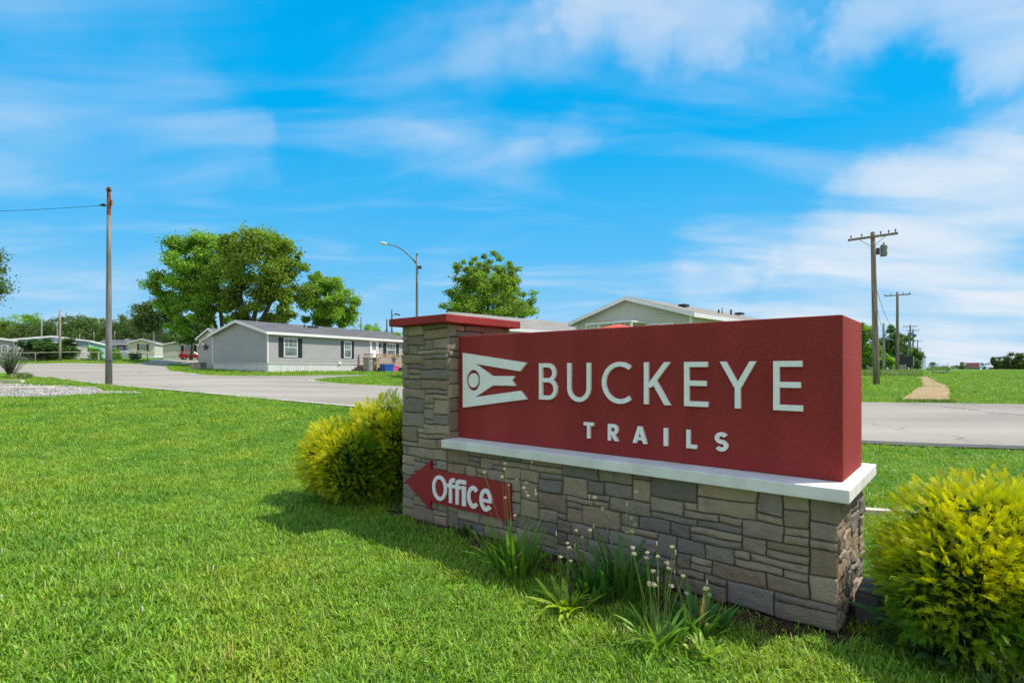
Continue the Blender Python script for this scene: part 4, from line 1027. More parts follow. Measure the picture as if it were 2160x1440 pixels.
# steel pole left
sp0 = gp(229.5, 26.5); Hs = 1.5+(HY-394)/F*26.5-sp0.z
spo = thing('steel_pole', 'tall bare tapered steel pole with a rusty top between lawn and road', 'pole', sp0)
pole_mesh(spo, Hs-1.4, .150, .088, M['greymetal']).location.z = 0
mb = MB(); mb.tube([(0,0,Hs-1.41),(0,0,Hs-.12)], [.090,.080], 12); mb.tube([(0,0,Hs-.18),(0,0,Hs-.12)], .125, 12); mb.tube([(0,0,Hs-.12),(0,0,Hs-.06),(0,0,Hs)], [.05,.09,.03], 10); mb.box((.13,0,Hs-.8),(.06,.08,.3)); mb.build('rusty_top', M['rust'], spo, smooth=False)
mb = MB(); mb.tube([(-.08,0,Hs-.95),(-.36,0,Hs-.92)], .02, 6); mb.box((-.27,0,Hs-.90),(.16,.08,.12)); mb.tube([(-.34,0,Hs-.92),(-.46,0,Hs-.90)], .035, 6); mb.build('bracket', M['black'], spo)
mb = MB(); mb.tube([(0,0,1.15),(0,0,1.19)], .156, 12); mb.build('band', M['black'], spo)
def cable(label, p, q, sag, r=.012, n=14, name='cable'):
    p = Vector(p); q = Vector(q); mb = MB(); mb.tube([p+(q-p)*(i/n)-Vector((0,0,sag*4*(i/n)*(1-i/n))) for i in range(n+1)], r, 5, cap=False)
    o = mb.build(name, M['cable']); return tag(o, label, 'cable')
pA = sp0+Vector((-.4,0,Hs-.92)); cable('thin black overhead cable running left from the steel pole', pA, at_p if False else Vector((-40,31,1.5+(HY-442)/F*31)), .25, .011)
# street lamp
sl0 = gp(879.5, 43); Hl = 1.5+(HY-538)/F*43-sl0.z
sl = thing('street_lamp', 'curved arm street lamp rising behind the pillar cap', 'street lamp', sl0)
pole_mesh(sl, Hl, .13, .08, M['greymetal'])
def lz(y): return 1.5+(HY-y)/F*43-sl0.z
def lx(px): return (px-879.5)/F*43
pts = [(lx(878.5),0,lz(556)),(lx(870),0,lz(546)),(lx(860),0,lz(536)),(lx(848),0,lz(526)),(lx(834),0,lz(519)),(lx(820),0,lz(515.5)),(lx(812),0,lz(514))]
mb = MB(); mb.tube(pts, [.07,.06,.055,.05,.045,.04,.04], 8); mb.build('arm', M['greymetal'], sl, smooth=True)
mb = MB(); a = Vector((lx(817),0,lz(515))); b2 = Vector((lx(800),0,lz(511.8))); mb.tube([a, a+(b2-a)*.25, a+(b2-a)*.7, b2], [.05,.12,.13,.03], 10); mb.build('lamp_head', M['lamp_g'], sl, smooth=True)
mb = MB(); mb.tube([(0,0,Hl),(0,0,Hl+.12)], [.10,.05], 8); mb.box((.22,0,lz(564)),(.3,.18,.22)); mb.build('bracket', M['darkgrey'], sl)
def plain_pole(label, px, ytop, Y, m='woodpole', r=.11, name='utility_pole', group=None, arm=None, lamp=False, drum=False, tilt=0):
    b_ = gp(px, Y); h = 1.5+(HY-ytop)/F*Y-b_.z; t = thing(name, label, 'pole', b_, 0, group); pole_mesh(t, h, r*1.15, r*.85, M[m], (tilt,0), seg=8)
    if arm:
        L_, off, rz = arm; mb = MB(); q = Matrix.Rotation(rz, 3, 'Z'); mb.box((tilt,0,h-off), (L_,.1,.12), 0, q); mb.build('crossarm', M['woodpole'], t)
        for s in (-.48,-.25,.22,.46):
            i = MB(); p = q @ Vector((s*L_,0,0)); i.tube([(p.x+tilt,p.y,h-off+.06),(p.x+tilt,p.y,h-off+.16),(p.x+tilt,p.y,h-off+.26)], [.025,.05,.03], 6); i.build('insulator', M['porcelain'], t)
    if lamp:
        mb = MB(); mb.tube([(0,0,h-.4),(.5,0,h-.15),(1.2,0,h-.1)], .04, 6); mb.build('arm', M['greymetal'], t); mb = MB(); mb.tube([(1.15,0,h-.1),(1.4,0,h-.08),(1.8,0,h-.1)], [.05,.12,.04], 8); mb.build('lamp_head', M['lamp_g'], t)
    if drum:
        mb = MB(); mb.tube([(.35,-.2,h-1.9),(.35,-.2,h-1.2)], .26, 10); mb.build('transformer', M['greymetal'], t)
    return t
plain_pole('slim wooden pole in front of the big dark shrub', 126.5, 652, 60.5, 'greywood', r=.11)
plain_pole('wooden pole above the teal home roof, second from the left edge', 87.5, 668, 100, 'greywood', r=.13)
plain_pole('short lamp pole rising above the teal home roof ridge', 120.5, 680, 95, 'greywood', r=.11, lamp=True)
for px, yt, Y, lb in [(168,705,150,'faint cross armed pole just above the right roof slope of the teal home'),(198,700,140,'cross armed pole with a box left of the steel pole'),(242,698,140,'cross armed pole just right of the steel pole')]:
    plain_pole(lb, px, yt, Y, 'greywood', r=.11, arm=(2.2,.6,.1), group='cross armed poles among the far homes')
plain_pole('plain pole above the roof of the beige home with maroon shutters', 324, 688, 140, 'greywood', r=.13)
plain_pole('plain brown pole behind the grey home roof', 761.5, 668, 62, 'rust', .07)
pl = plain_pole('dark pole carrying a floodlight left of the pillar cap', 826.5, 653, 60, 'darkgrey', .09)
h = 1.5+(HY-660)/F*60-pl.location.z
mb = MB(); mb.tube([(0,0,h-.3),(.35,0,h-.2)], .03, 6); mb.box((.62,0,h-.16), (.55,.3,.13), 0, Matrix.Rotation(.25,3,'Y')); mb.build('floodlight', M['black'], pl)
plain_pole('short dark pole just left of the floodlight pole', 816, 673, 66, 'darkgrey', .10)
# utility pole 1
u0 = gp(1849, 32.8); Hu = 1.5+(HY-486)/F*32.8-u0.z
up = thing('utility_pole', 'tall wooden utility pole with crossarm and grey transformer right of the red panel', 'utility pole', u0, 0, 'utility poles in the row along the highway')
mb = MB(); mb.tube([(-.23*t, 0, Hu*t-.1) for t in (0,.2,.4,.6,.8,1)], [.185-.065*t for t in (0,.2,.4,.6,.8,1)], 14); mb.build('pole', M['woodpole'], up, smooth=True)
Q_ = Matrix.Rotation(math.atan2(-1.6,1.7), 3, 'Z'); zA = Hu-.42
def ua(x, z, y=0): v = Q_ @ Vector((x, y, 0)); return Vector((v.x-.22, v.y, z))
mb = MB(); mb.box(ua(0,zA,-.17), (2.55,.11,.13), 0, Q_); mb.build('crossarm', M['woodpole'], up)
mb = MB(); mb.tube([ua(-.7,zA-.05,-.19), ua(0,zA-.62,-.15)], .016, 5); mb.tube([ua(.7,zA-.05,-.19), ua(0,zA-.62,-.15)], .016, 5); mb.build('brace', M['greymetal'], up)
for x in (-1.12,-.55,.42,.82,1.15):
    i = MB(); i.tube([ua(x,zA+.06,-.17), ua(x,zA+.13,-.17), ua(x,zA+.20,-.17), ua(x,zA+.26,-.17)], [.02,.022,.05,.03], 8); i.build('insulator', M['porcelain'], up)
tr = MB(); c = Vector((.26,-.25,0)); tr.tube([c+Vector((0,0,Hu-1.62)), c+Vector((0,0,Hu-.98)), c+Vector((0,0,Hu-.92))], [.175,.175,.11], 14); tr_o = tr.build('transformer', M['greymetal'], up)
tr = MB(); tr.tube([c+Vector((0,0,Hu-.93)), c+Vector((0,0,Hu-.78))], [.05,.03], 8); tr.build('bushing', M['porcelain'], tr_o)
tr = MB(); tr.box((.0,-.12,Hu-1.3),(.2,.06,.4)); tr.box((c.x+.2,c.y,Hu-1.1),(.08,.08,.05)); tr.box((c.x+.2,c.y,Hu-1.45),(.08,.08,.05)); tr.build('mounting_bracket', M['darkgrey'], up)
ar = (2.5,.35,math.atan2(-1.6,1.7))
GU = 'utility poles in the row along the highway'
plain_pole('second tall cross armed utility pole in the row beside the highway', 1893, 616, 62, r=.15, arm=ar, group=GU, drum=False)
for px, yt, Y, lb in [(1920,685,116,'third cross armed pole of the highway row, above the round dark tree'),(1926,694,128,'fourth cross armed pole of the highway row, with transformer'),(1935.5,717,173,'fifth cross armed pole of the highway row'),(1941,733,237,'sixth cross armed pole of the highway row, small in the distance'),(1945.5,741,287,'seventh cross armed pole of the highway row'),(1949,748,352,'farthest but one pole of the highway row'),(1951.5,753,420,'farthest pole of the highway row')]:
    plain_pole(lb, px, yt, Y, r=.16, arm=(2.6,.35,-.3), group=GU, drum=(px == 1926), m='darkgrey' if Y < 130 else 'woodpole')
plain_pole('short grey pole without arms between the two nearest utility poles', 1864, 681, 60, 'greywood', .12)
p4 = plain_pole('leaning grey service pole with a meter box beside the shed', 1913, 703, 75, 'greymetal', .10, tilt=.35)
mb = MB(); mb.box((.35,-.1,p4.children[0].dimensions.z-.5 if False else 5.0),(.4,.3,.5)); mb.build('meter_box', M['greymetal'], p4)
def pt(px, py, Y): return Vector(_tp(px, py, Y))
cable('service cable sagging from the nearest utility pole to the second pole', pt(1850.5,615,32.8), pt(1891,685,62), .9, .012)
cable('service cable dropping from the nearest utility pole to the short grey pole', pt(1851,651,32.8), pt(1863,684,60), .5, .012)
cable('pale cable from the short grey pole past the second pole', pt(1865,700,60), pt(1912,735,75), 1.0, .014)

# ------------------------------------------------------------------ trees
TREES = []
def blobs_of(px0, px1, y0, y1, Y, base, extra=()):
    pass
def W(px, Y): return (px-CX)/F*Y
def Zp(py, Y): return 1.5+(HY-py)/F*Y
def tree_px(label, trunk_px, Y, blobpx, nleaf, leaf, forks, br, seed, m='leaf', name='deciduous_tree', group=None, nclus=70, sigma=.17, nl=18):
    b_ = gp(trunk_px, Y); blobs = []
    for (px, py, rx, rz) in blobpx:
        blobs.append(((W(px,Y)-b_.x, R.uniform(-.15,.15)*rx/F*Y, Zp(py,Y)-b_.z), (rx/F*Y, rx/F*Y*.9, rz/F*Y)))
    fk = [(W(p,Y)-b_.x, 0, Zp(q,Y)-b_.z) for p, q in forks]
    return tree(name, label, b_, blobs, nleaf, leaf, fk, br, seed, m, group, nclus, sigma, nl)
tree_px('big spreading tree behind the left end of the grey home', 478, 66, [(410,565,62,72),(372,610,48,50),(440,540,48,50),(430,640,50,38),(395,520,34,34),(352,640,26,34),(365,672,30,24),(420,668,44,24),(455,650,40,36),(385,690,24,16)], 46000, .30, [(425,600),(395,620),(450,560)], .34, 21, nclus=150, sigma=.15, nl=40)
tree_px('big spreading tree with thick dark trunk above the roof ridge of the grey home', 516, 64, [(545,560,74,72),(575,530,48,40),(500,520,40,36),(600,590,44,60),(520,625,60,38),(590,648,38,30),(620,560,20,30),(560,664,62,22),(612,640,26,36),(500,655,40,26),(470,600,36,50)], 50000, .30, [(560,590),(500,560),(590,600)], .48, 22, nclus=170, sigma=.15, nl=40)
tree_px('medium yellow green tree right of the two big trees behind the grey home', 662, 74, [(690,630,52,48),(665,600,28,24),(725,650,34,38),(650,660,30,22),(700,672,52,22),(670,650,40,34)], 30000, .30, [(680,630),(700,620)], .26, 23, nclus=110, sigma=.14, nl=30)
tree_px('lone leafy tree standing behind the roofs at the centre of the photo', 1038, 64, [(1030,622,74,50),(1012,575,32,42),(1042,558,22,34),(1070,585,28,40),(968,600,34,42),(1100,640,34,30),(1030,655,98,20),(988,562,22,22),(1030,600,60,40)], 36000, .26, [(1020,590),(1060,600),(985,620)], .22, 24, nclus=260, sigma=.115, nl=36)
tree_px('dark tree mostly outside the left photo edge', -70, 40, [(-75,580,70,75),(-30,575,36,12),(-28,550,30,14),(-40,610,36,22),(-25,525,22,14),(-40,640,40,14)], 15000, .17, [(-80,600)], .3, 25, 'leafdark', nclus=120, sigma=.16)
# trees that stand between: dark at px 330..
tree_px('dark green tree left of the big trees beyond the side street', 335, 130, [(330,668,42,36),(360,650,30,30),(310,680,26,22)], 12000, .45, [(330,680)], .35, 26, 'leafdark', nclus=70)
tree_px('rounded grey green tree behind the shed', 402, 100, [(405,700,44,24),(430,690,26,18),(380,706,24,18)], 9000, .4, [(405,700)], .3, 27, 'leafdark', nclus=60)
# tree line left, prototypes then copies
protos = []
def proto(seed, m, w, h, lb, px, Y, dz=0, group='trees of the far left woodland edge'):
    b_ = gp(px, Y); rg_ = random.Random(seed); blobs = []
    for i in range(7):
        a = rg_.uniform(0,6.28); r = rg_.uniform(0,.55)*w/2; z = h*rg_.uniform(.45,.8); blobs.append(((math.cos(a)*r, math.sin(a)*r, z), (w*.28, w*.28, h*.2)))
    blobs.append(((0,0,h*.36),(w*.46,w*.46,h*.33))); blobs.append(((w*.15,0,h*.22),(w*.40,w*.40,h*.2)))
    return tree('woodland_tree', lb, b_, blobs, 7000, .55, [(0,0,h*.6),(w*.1,0,h*.5)], .3, seed, m, group, 60, .2, 8)
def topz(py, Y, px): return (1.5+(HY-py)/F*Y)-gp(px, Y).z
line = [(-40,668,230),(-12,664,215),(14,672,235),(38,676,210),(62,654,240),(84,656,225),(104,664,245),(128,660,220),(150,662,235),(170,659,215),(192,662,240),(214,666,225),(236,664,235),(250,658,215),(268,668,240),(292,664,225),(312,668,245),(346,676,230),(372,684,225),(396,682,240),(420,688,230),(446,690,240),(470,692,225)]
desc = ['woodland tree at the far left edge of the tree line','woodland tree second from the left in the tree line','low woodland tree left of the teal home roof','low woodland tree over the left slope of the teal roof','tallest woodland tree above the second wooden pole','woodland tree just right of the second wooden pole','woodland tree left of the slim wooden pole','woodland tree just right of the slim wooden pole','woodland tree above the right slope of the teal roof','woodland tree above the light green shrub','woodland tree left of the steel pole','woodland tree right behind the steel pole','woodland tree just right of the steel pole','pointed woodland tree between steel pole and beige home','woodland tree above the slate home porch','woodland tree above the beige home gable','woodland tree left of the dark near tree','woodland tree showing through the left big tree','woodland tree under the left big tree','woodland tree above the red car','woodland tree above the shed','woodland tree behind the big tree trunks','woodland tree between the big tree trunks']
specs = [(31,'leafdark',17,1.0),(32,'leaf',15,1.0),(33,'leafdark',19,1.0),(34,'leafdark',15,1.0)]
ps = []
for i, (px, py, Y) in enumerate(line):
    H = topz(py, Y, px)
    if i < 4:
        sd, mm, w, _ = specs[i]; t = proto(sd, mm, w, H, desc[i], px, Y); t['hh'] = H; ps.append(t)
    else:
        s = ps[(i*7+i//3) % 4]; t = copy_tree(s); t.location = gp(px, Y); k = H/s['hh']; t.scale = (R.uniform(.9,1.15), R.uniform(.9,1.15), k); t.rotation_euler.z = R.uniform(0,6.28); t['label'] = desc[i]
GR_ = 'trees behind the right end of the highway'
def more(px, py, Y, lb, src=0, sx_=1.0, group=None):
    s = ps[src]; t = copy_tree(s); H = topz(py, Y, px); t.location = gp(px, Y); k = H/s['hh']; sx_ = max(sx_*.45, k*1.15) if group == GR_ else sx_; t.scale = (sx_, sx_, k); t.rotation_euler.z = R.uniform(0,6.28); t['label'] = lb
    if group: t['group'] = group
    elif 'group' in t: del t['group']
    return t
more(585, 672, 170, 'small tree top peeping over the grey home ridge', 1, .35); more(780, 676, 130, 'small tree behind the right half of the grey home roof', 1, .45)
more(800, 682, 140, 'low tree left of the short dark pole', 0, .5); more(835, 695, 150, 'low tree showing left of the pillar under the cap', 1, .5)
GR = 'trees behind the right end of the highway'
for i, (px, py, Y, s, w, lb) in enumerate([
    (1968,762,420,2,.9,'tiny lone tree on the horizon left of the wooden kiosk'),(1985,770,480,0,.8,'low horizon tree above the wooden kiosk'),(2012,770,520,1,1.1,'low horizon tree between kiosk and distant sign'),(2030,772,520,3,.9,'low horizon tree behind the distant sign')]):
    more(px, py, Y, lb, s, w, GR)
# right hand trees
for lb, px, tp, w_, sd_2 in [('left low tree of the group beyond the highway',2101,752,13,91),('second tree of the group beyond the highway',2119,749,14,92),('tallest tree of the group beyond the highway',2142,741,17,93),('tree beyond the highway cut by the right photo edge',2168,743,18,94),('tree beyond the highway just outside the right edge',2198,742,18,95)]:
    h_ = 783-tp
    tree_px(lb, px, 200, [(px,tp+h_*.34,w_*.8,h_*.34),(px-w_*.4,tp+h_*.6,w_*.7,h_*.32),(px+w_*.45,tp+h_*.62,w_*.7,h_*.34),(px,tp+h_*.78,w_,h_*.22)], 5000, .5, [(px, tp+h_*.5)], .25, sd_2, 'leafdark', group=GR_, nclus=40)
tree_px('bright green tree directly right of the red panel end', 1822, 62, [(1822,718,18,34),(1832,740,20,24),(1812,700,16,22),(1826,765,16,20)], 11000, .22, [(1820,710)], .16, 51, nclus=80)
tree_px('dark tree between the nearest utility pole and the second pole', 1878, 85, [(1875,722,24,28),(1890,735,20,30),(1868,745,22,24),(1880,700,12,14),(1900,725,14,24)], 12000, .3, [(1880,715)], .22, 52, 'leafdark', nclus=80)
tree_px('small round dark tree right of the second utility pole', 1921, 88, [(1922,752,19,20),(1930,748,14,14),(1912,758,14,14)], 8000, .26, [(1921,750)], .12, 53, 'leafdark', nclus=50)
tree_px('light green bushy tree behind the short grey pole', 1862, 70, [(1865,762,20,16),(1850,765,14,16)], 6000, .24, [(1862,765)], .1, 54, nclus=40)

# ------------------------------------------------------------------ shrubs
def shrub(label, px, Y, w, h, seed, m='leafdark', n=5000, leaf=.12, name='shrub', tint=(1,1,1), flat=1.0, group=None, nb=6):
    b_ = gp(px, Y); rg_ = np.random.default_rng(seed); t = thing(name, label, 'shrub', b_, 0, group); bl = []
    for i in range(nb): bl.append(((w*(-.5+ (i+.5)/nb)*.8, rg_.uniform(-.15,.15)*w, h*rg_.uniform(.45,.58)), (w*.5/nb+h*.24, w*.2+.1, h*.46)))
    V, Fc, col, cl = make_crown(rg_, bl, n, leaf, 60, .16); V[:,2] = np.abs(V[:,2]); col = col*np.array(tint)
    npmesh('foliage', V, Fc, M[m], col, t)
    mb = MB()
    for i in range(8): a = rg_.uniform(-.4,.4)*w; mb.tube([(a*.5,0,-.05),(a,rg_.uniform(-.2,.2),h*.6)], [.04,.01], 5, cap=False)
    mb.build('stem', M['bark'], t); return t
shrub('wide dark spreading evergreen shrub in front of the teal home', 103, 63.3, 6.9, 2.35, 61, 'leafdark', 42000, .2, tint=(.6,.8,.6), nb=15)
shrub('light green trimmed shrub right of the teal home', 198, 64, 1.35, 1.6, 62, 'leaf', 2500, .13, tint=(1.9,2.0,1.2))
shrub('small yellow green shrub behind the fence just right of the steel pole', 245, 66, 1.1, 1.25, 63, 'leaf', 2000, .13, tint=(1.8,2.0,1.0), nb=3)
shrub('dark rounded shrub behind the right end of the chain fence', 283, 65, 1.2, 1.0, 64, 'leafdark', 2000, .12, nb=3)
shrub('dark low shrub far right of the pole row', 1934, 82, 1.6, 1.5, 65, 'leafdark', 2500, .14, nb=3)
shrub('low dark bush beside the distant red sign', 2026, 136, 1.9, 1.0, 66, 'leafdark', 1200, .2, nb=3)
# feathery willow shrub
b_ = gp(22, 33); ws = thing('willow_shrub', 'feathery grey green willowy shrub at the left roadside', 'shrub', b_)
rg_ = random.Random(71); vs, cs = [], []; stm = MB()
for i in range(70):
    a = rg_.uniform(0,6.283); L_ = rg_.uniform(.9,2.4); ln = rg_.uniform(.1,.75); e = Vector((math.cos(a)*math.sin(ln)*L_, math.sin(a)*math.sin(ln)*L_, math.cos(ln)*L_)); m_ = e*.5+Vector((0,0,.1))
    stm.tube([(0,0,0), m_, e], [.014,.01,.004], 4, cap=False)
    for j in range(46):
        t_ = rg_.uniform(.2,1.02); p = (m_*2*t_ if t_ < .5 else m_+(e-m_)*(t_-.5)*2); az = rg_.uniform(0,6.283)
        v = rg_.uniform(.8,1.4); blade(vs, cs, p, az, rg_.uniform(.10,.22), .02, rg_.uniform(.2,1.3), .5, (.15*v,.20*v,.11*v), n=2)
V = np.array(vs).reshape(-1,3); npmesh('foliage', V, np.arange(len(V)).reshape(-1,4), M['plantain'], np.array(cs).reshape(-1,3), ws); stm.build('stem', M['bark'], ws)
def tall_grass(label, px0, px1, Y0, Y1, n, h, seed, tint, name='tall_grass'):
    rg_ = random.Random(seed); vs, cs = [], []
    for i in range(n):
        px = rg_.uniform(px0, px1); Y = rg_.uniform(Y0, Y1); p = gp(px, Y)
        for k in range(5):
            v = rg_.uniform(.7,1.4); c = tuple(t_*v for t_ in (tint if rg_.random() < .75 else (.36,.30,.14)))
            blade(vs, cs, (p.x+rg_.uniform(-.15,.15), p.y+rg_.uniform(-.15,.15), p.z-.02), rg_.uniform(0,6.283), h*rg_.uniform(.5,1.2), .035, rg_.uniform(0,.5), rg_.uniform(.1,.9), c, n=2)
    V = np.array(vs).reshape(-1,3); o = npmesh(name, V, np.arange(len(V)).reshape(-1,4), M['plantain'], np.array(cs).reshape(-1,3))
    return tag(o, label, 'grass', kind='stuff')
tall_grass('tall uncut dry grass in front of the trees by the utility poles', 1800, 1942, 48, 60, 1500, .6, 81, (.15,.25,.05))
tall_grass('leafy weeds at the foot of the willowy shrub', 22, 62, 31.5, 34, 260, .35, 82, (.09,.19,.03), 'roadside_weeds')
tall_grass('rough grass lining both sides of the dirt path', 1893, 2012, 17.9, 18.5, 260, .12, 83, (.12,.26,.03), 'path_edge_grass')
tall_grass('weeds along the ditch by the footbridge', 1955, 2005, 70, 85, 260, .5, 84, (.07,.17,.03), 'ditch_weeds')

# chain link fence
fp = [gp(-20, 60), gp(75, 60.5), gp(165, 61), gp(208, 61), gp(311, 62.5)]
cf = thing('chain_fence', 'low chain link fence with pale top rail along the far side of the road', 'fence', (0,0,0))
for i in range(len(fp)-1):
    a, b_ = fp[i], fp[i+1]; n = max(1, int((b_-a).length/2.8))
    for j in range(n+(1 if i == len(fp)-2 else 0)):
        p = a+(b_-a)*(j/n); p.z = gh(p.x, p.y); mb = MB(); mb.tube([p, p+Vector((0,0,1.0))], .045, 6); mb.build('post', M['timber' if j == 0 else 'greymetal'], cf)
    r_ = MB(); n = 12; r_.tube([Vector((a.x+(b_.x-a.x)*k/n, a.y+(b_.y-a.y)*k/n, gh(a.x+(b_.x-a.x)*k/n, a.y+(b_.y-a.y)*k/n)+1.0)) for k in range(n+1)], .035, 6); r_.build('rail', M['timber'], cf)
    r_ = MB(); L_ = (b_-a).length; k = int(L_/.28); d = (b_-a)/L_
    for q in range(k):
        p = a+d*(q*.28); p.z = gh(p.x, p.y); r_.tube([p+Vector((0,0,.05)), p+d*.9+Vector((0,0,.95))], .004, 3, cap=False); r_.tube([p+d*.9+Vector((0,0,.05)), p+Vector((0,0,.95))], .004, 3, cap=False)
    r_.build('mesh', M['greymetal'], cf)

# ------------------------------------------------------------------ vehicles
def car(name, label, cat, loc, rz, paint, Ln=4.5, Wd=1.8, H=1.65, suv=True):
    t = thing(name, label, cat, loc, rz); hw = Wd/2
    low = [(-Ln/2,.45),(-Ln/2+.05,.95),(-Ln/2+.25,1.02),(Ln/2-1.35,1.02),(Ln/2-.25,.88),(Ln/2,.65),(Ln/2-.02,.38),(-Ln/2+.1,.32)]
    b_ = MB(); b_.prism([low], lambda u, v, h: (u, h, v), -hw, hw)
    cab = [(-Ln/2+.12,1.0),(-Ln/2+.45,H-.08),(-Ln/2+.75,H),(Ln/2-2.2,H-.02),(Ln/2-1.9,H-.1),(Ln/2-1.25,1.0)]
    n = len(cab)
    vs = [(u, s*(hw-.05-(v-1.0)*.28), v) for s in (-1,1) for u, v in cab]
    b_.add(vs, [tuple(range(n)), tuple(range(n,2*n))[::-1]]+[(i, (i+1) % n, n+(i+1) % n, n+i) for i in range(n)])
    for sx_ in (-1,1):
        for s in (-1,1): b_.tube([(sx_*(Ln/2-.85), s*(hw-.10), .36), (sx_*(Ln/2-.85), s*(hw+.015), .36)], .42, 16)
    body = b_.build('body', M[paint], t, bevel=.04)
    for s in (-1,1):
        g_ = MB(); f = lambda u, v: (u, s*(hw-.05-(v-1.0)*.28+.012), v)
        for seg in ([(-Ln/2+.5,1.06),(-Ln/2+.68,H-.14),(-.35,H-.12),(-.35,1.06)],[(-.27,1.06),(-.27,H-.12),(Ln/2-2.15,H-.14),(Ln/2-1.5,1.06)]): g_.add([f(*p) for p in seg], [(0,1,2,3)])
        g_.build('side_window', M['glass'], t)
    g_ = MB(); g_.add([(-Ln/2+.155-.012,-hw+.2,1.08),(-Ln/2+.155-.012,hw-.2,1.08),(-Ln/2+.42-.02,hw-.3,H-.14),(-Ln/2+.42-.02,-hw+.3,H-.14)], [(0,1,2,3)]); g_.build('rear_window', M['glass'], t)
    g_ = MB(); g_.add([(Ln/2-1.3+.02,-hw+.18,1.05),(Ln/2-1.3+.02,hw-.18,1.05),(Ln/2-1.88+.02,hw-.3,H-.12),(Ln/2-1.88+.02,-hw+.3,H-.12)], [(0,1,2,3)]); g_.build('windshield', M['glass'], t)
    for sx_ in (-1,1):
        for s in (-1,1):
            w_ = MB(); c = (sx_*(Ln/2-.85), s*(hw-.08), .34); w_.tube([(c[0], c[1]-.11, .34), (c[0], c[1]+.11, .34)], .34, 18); wh = w_.build('wheel', M['tyre'], t)
            r2 = MB(); r2.tube([(c[0], c[1]+s*.10, .34), (c[0], c[1]+s*.125, .34)], .2, 12); r2.build('rim', M['rim'], wh)
    for s in (-1,1):
        l_ = MB(); l_.box((-Ln/2+.06, s*(hw-.2), .95), (.12,.28,.22)); l_.build('tail_light', M['taillight'], t)
        l_ = MB(); l_.box((Ln/2-.12, s*(hw-.25), .72), (.2,.34,.14)); l_.build('headlight', M['lamp_g'], t)
    return t
car('parked_car', 'red sport utility car parked in front of the beige home', 'car', gp(405,105), .65, 'redpaint', 4.4, 1.8, 1.7)
car('parked_car', 'silver car half hidden behind the fence shrubs', 'car', gp(266,88), .25, 'silverpaint', 4.4, 1.75, 1.45)
tk = thing('work_truck', 'white work truck with low flatbed on the distant highway', 'truck', Vector((W(2078,180),180,gh(W(2078,180),180)+.06)), math.atan2(-.796,-.605)+.45)
mb = MB(); mb.prism([[(0,.5),(2.4,.5),(2.45,1.1),(1.5,1.3),(1.0,2.2),(-.9,2.25),(-1.0,.5)]], lambda u, v, h: (u, h, v), -1, 1); mb.build('cab', M['whitepaint'], tk, bevel=.05)
mb = MB(); mb.add([(1.45+.03,-.85,1.38),(1.45+.03,.85,1.38),(1.04+.03,.8,2.1),(1.04+.03,-.8,2.1)], [(0,1,2,3)]); mb.add([(1.2,1.02,1.35),(.9,1.02,2.05),(-.6,1.02,2.05),(-.6,1.02,1.35)], [(0,1,2,3)]); mb.add([(1.2,-1.02,1.35),(.9,-1.02,2.05),(-.6,-1.02,2.05),(-.6,-1.02,1.35)], [(0,1,2,3)]); mb.build('window', M['glass'], tk)
mb = MB(); mb.box((-3.4,0,.85),(4.6,2.1,.25)); mb.box((-3.4,0,.65),(4.6,.8,.2)); mb.build('flatbed', M['darkgrey'], tk)
for x in (1.5,-2.6,-4.6):
    for s in (-1,1): w_ = MB(); w_.tube([(x,s*.75,.42),(x,s*1.0,.42)], .42, 14); w_.build('wheel', M['tyre'], tk)

# twin sign far away by the highway
tw = copy_tree(sign); tw.location = Vector((W(2066,140),140,gh(W(2066,140),140)-.05)); tw['label'] = 'small distant twin of the monument sign standing beside the highway'

# right side small things
ts = thing('utility_trailer', 'black box trailer with a white end parked behind the second utility pole', 'trailer', gp(1884,76), -.3)
mb = MB(); mb.box((1.0,0,1.3),(2.2,1.9,1.4)); mb.build('body', M['black'], ts, bevel=.03)
mb = MB(); mb.box((2.13,0,1.3),(.06,1.85,1.35)); mb.build('door', M['white'], ts)
for s in (-1,1): w_ = MB(); w_.tube([(1,s*.85,.35),(1,s*1.05,.35)], .35, 14); w_.build('wheel', M['tyre'], ts)
pf = thing('picket_fence', 'short weathered board fence under the trailer', 'fence', (0,0,0))
a, b_ = gp(1880,70), gp(1911,72)
for k in range(3): p = a+(b_-a)*k/2; mb = MB(); mb.box(p+Vector((0,.04,.4)), (.1,.1,1.0)); mb.build('post', M['greywood'], pf)
mb = MB()
for k in range(22): p = a+(b_-a)*(k+.5)/22; p.z = gh(p.x, p.y); mb.box(p+Vector((0,-.03,.45)), (.08,.02,.8+.05*math.sin(k*3)))
mb.build('boards', M['greywood'], pf)
ks = thing('wooden_kiosk', 'small wooden roofed kiosk near the ditch at the end of the dirt path', 'kiosk', gp(1994,112), .3)
for s in (-1,1): mb = MB(); mb.box((s*.45,0,.35),(.1,.1,.75)); mb.build('post', M['greywood'], ks)
mb = MB(); mb.box((0,0,.78),(1.15,.5,.1)); mb.build('roof', M['timber'], ks); mb = MB(); mb.box((0,0,.45),(.8,.05,.4)); mb.build('board', M['greywood'], ks)
wp = thing('marker_post', 'thin white marker post beside the wooden kiosk', 'post', gp(1999.5,100))
mb = MB(); mb.box((0,0,.6),(.09,.05,1.3)); mb.build('post', M['white'], wp); mb = MB(); mb.box((0,-.035,1.12),(.16,.02,.26)); mb.build('plate', M['white'], wp)
fb_ = thing('footbridge', 'small grey footbridge over the ditch beyond the dirt path', 'bridge', gp(1983,62), math.atan2(.796,.605))
mb = MB(); mb.box((0,0,.12),(4.5,1.2,.08)); mb.build('walkway', M['greywood'], fb_)
for s in (-1,1): mb = MB(); mb.box((0,s*.62,.2),(4.5,.08,.2)); mb.build('side_beam', M['greywood'], fb_)
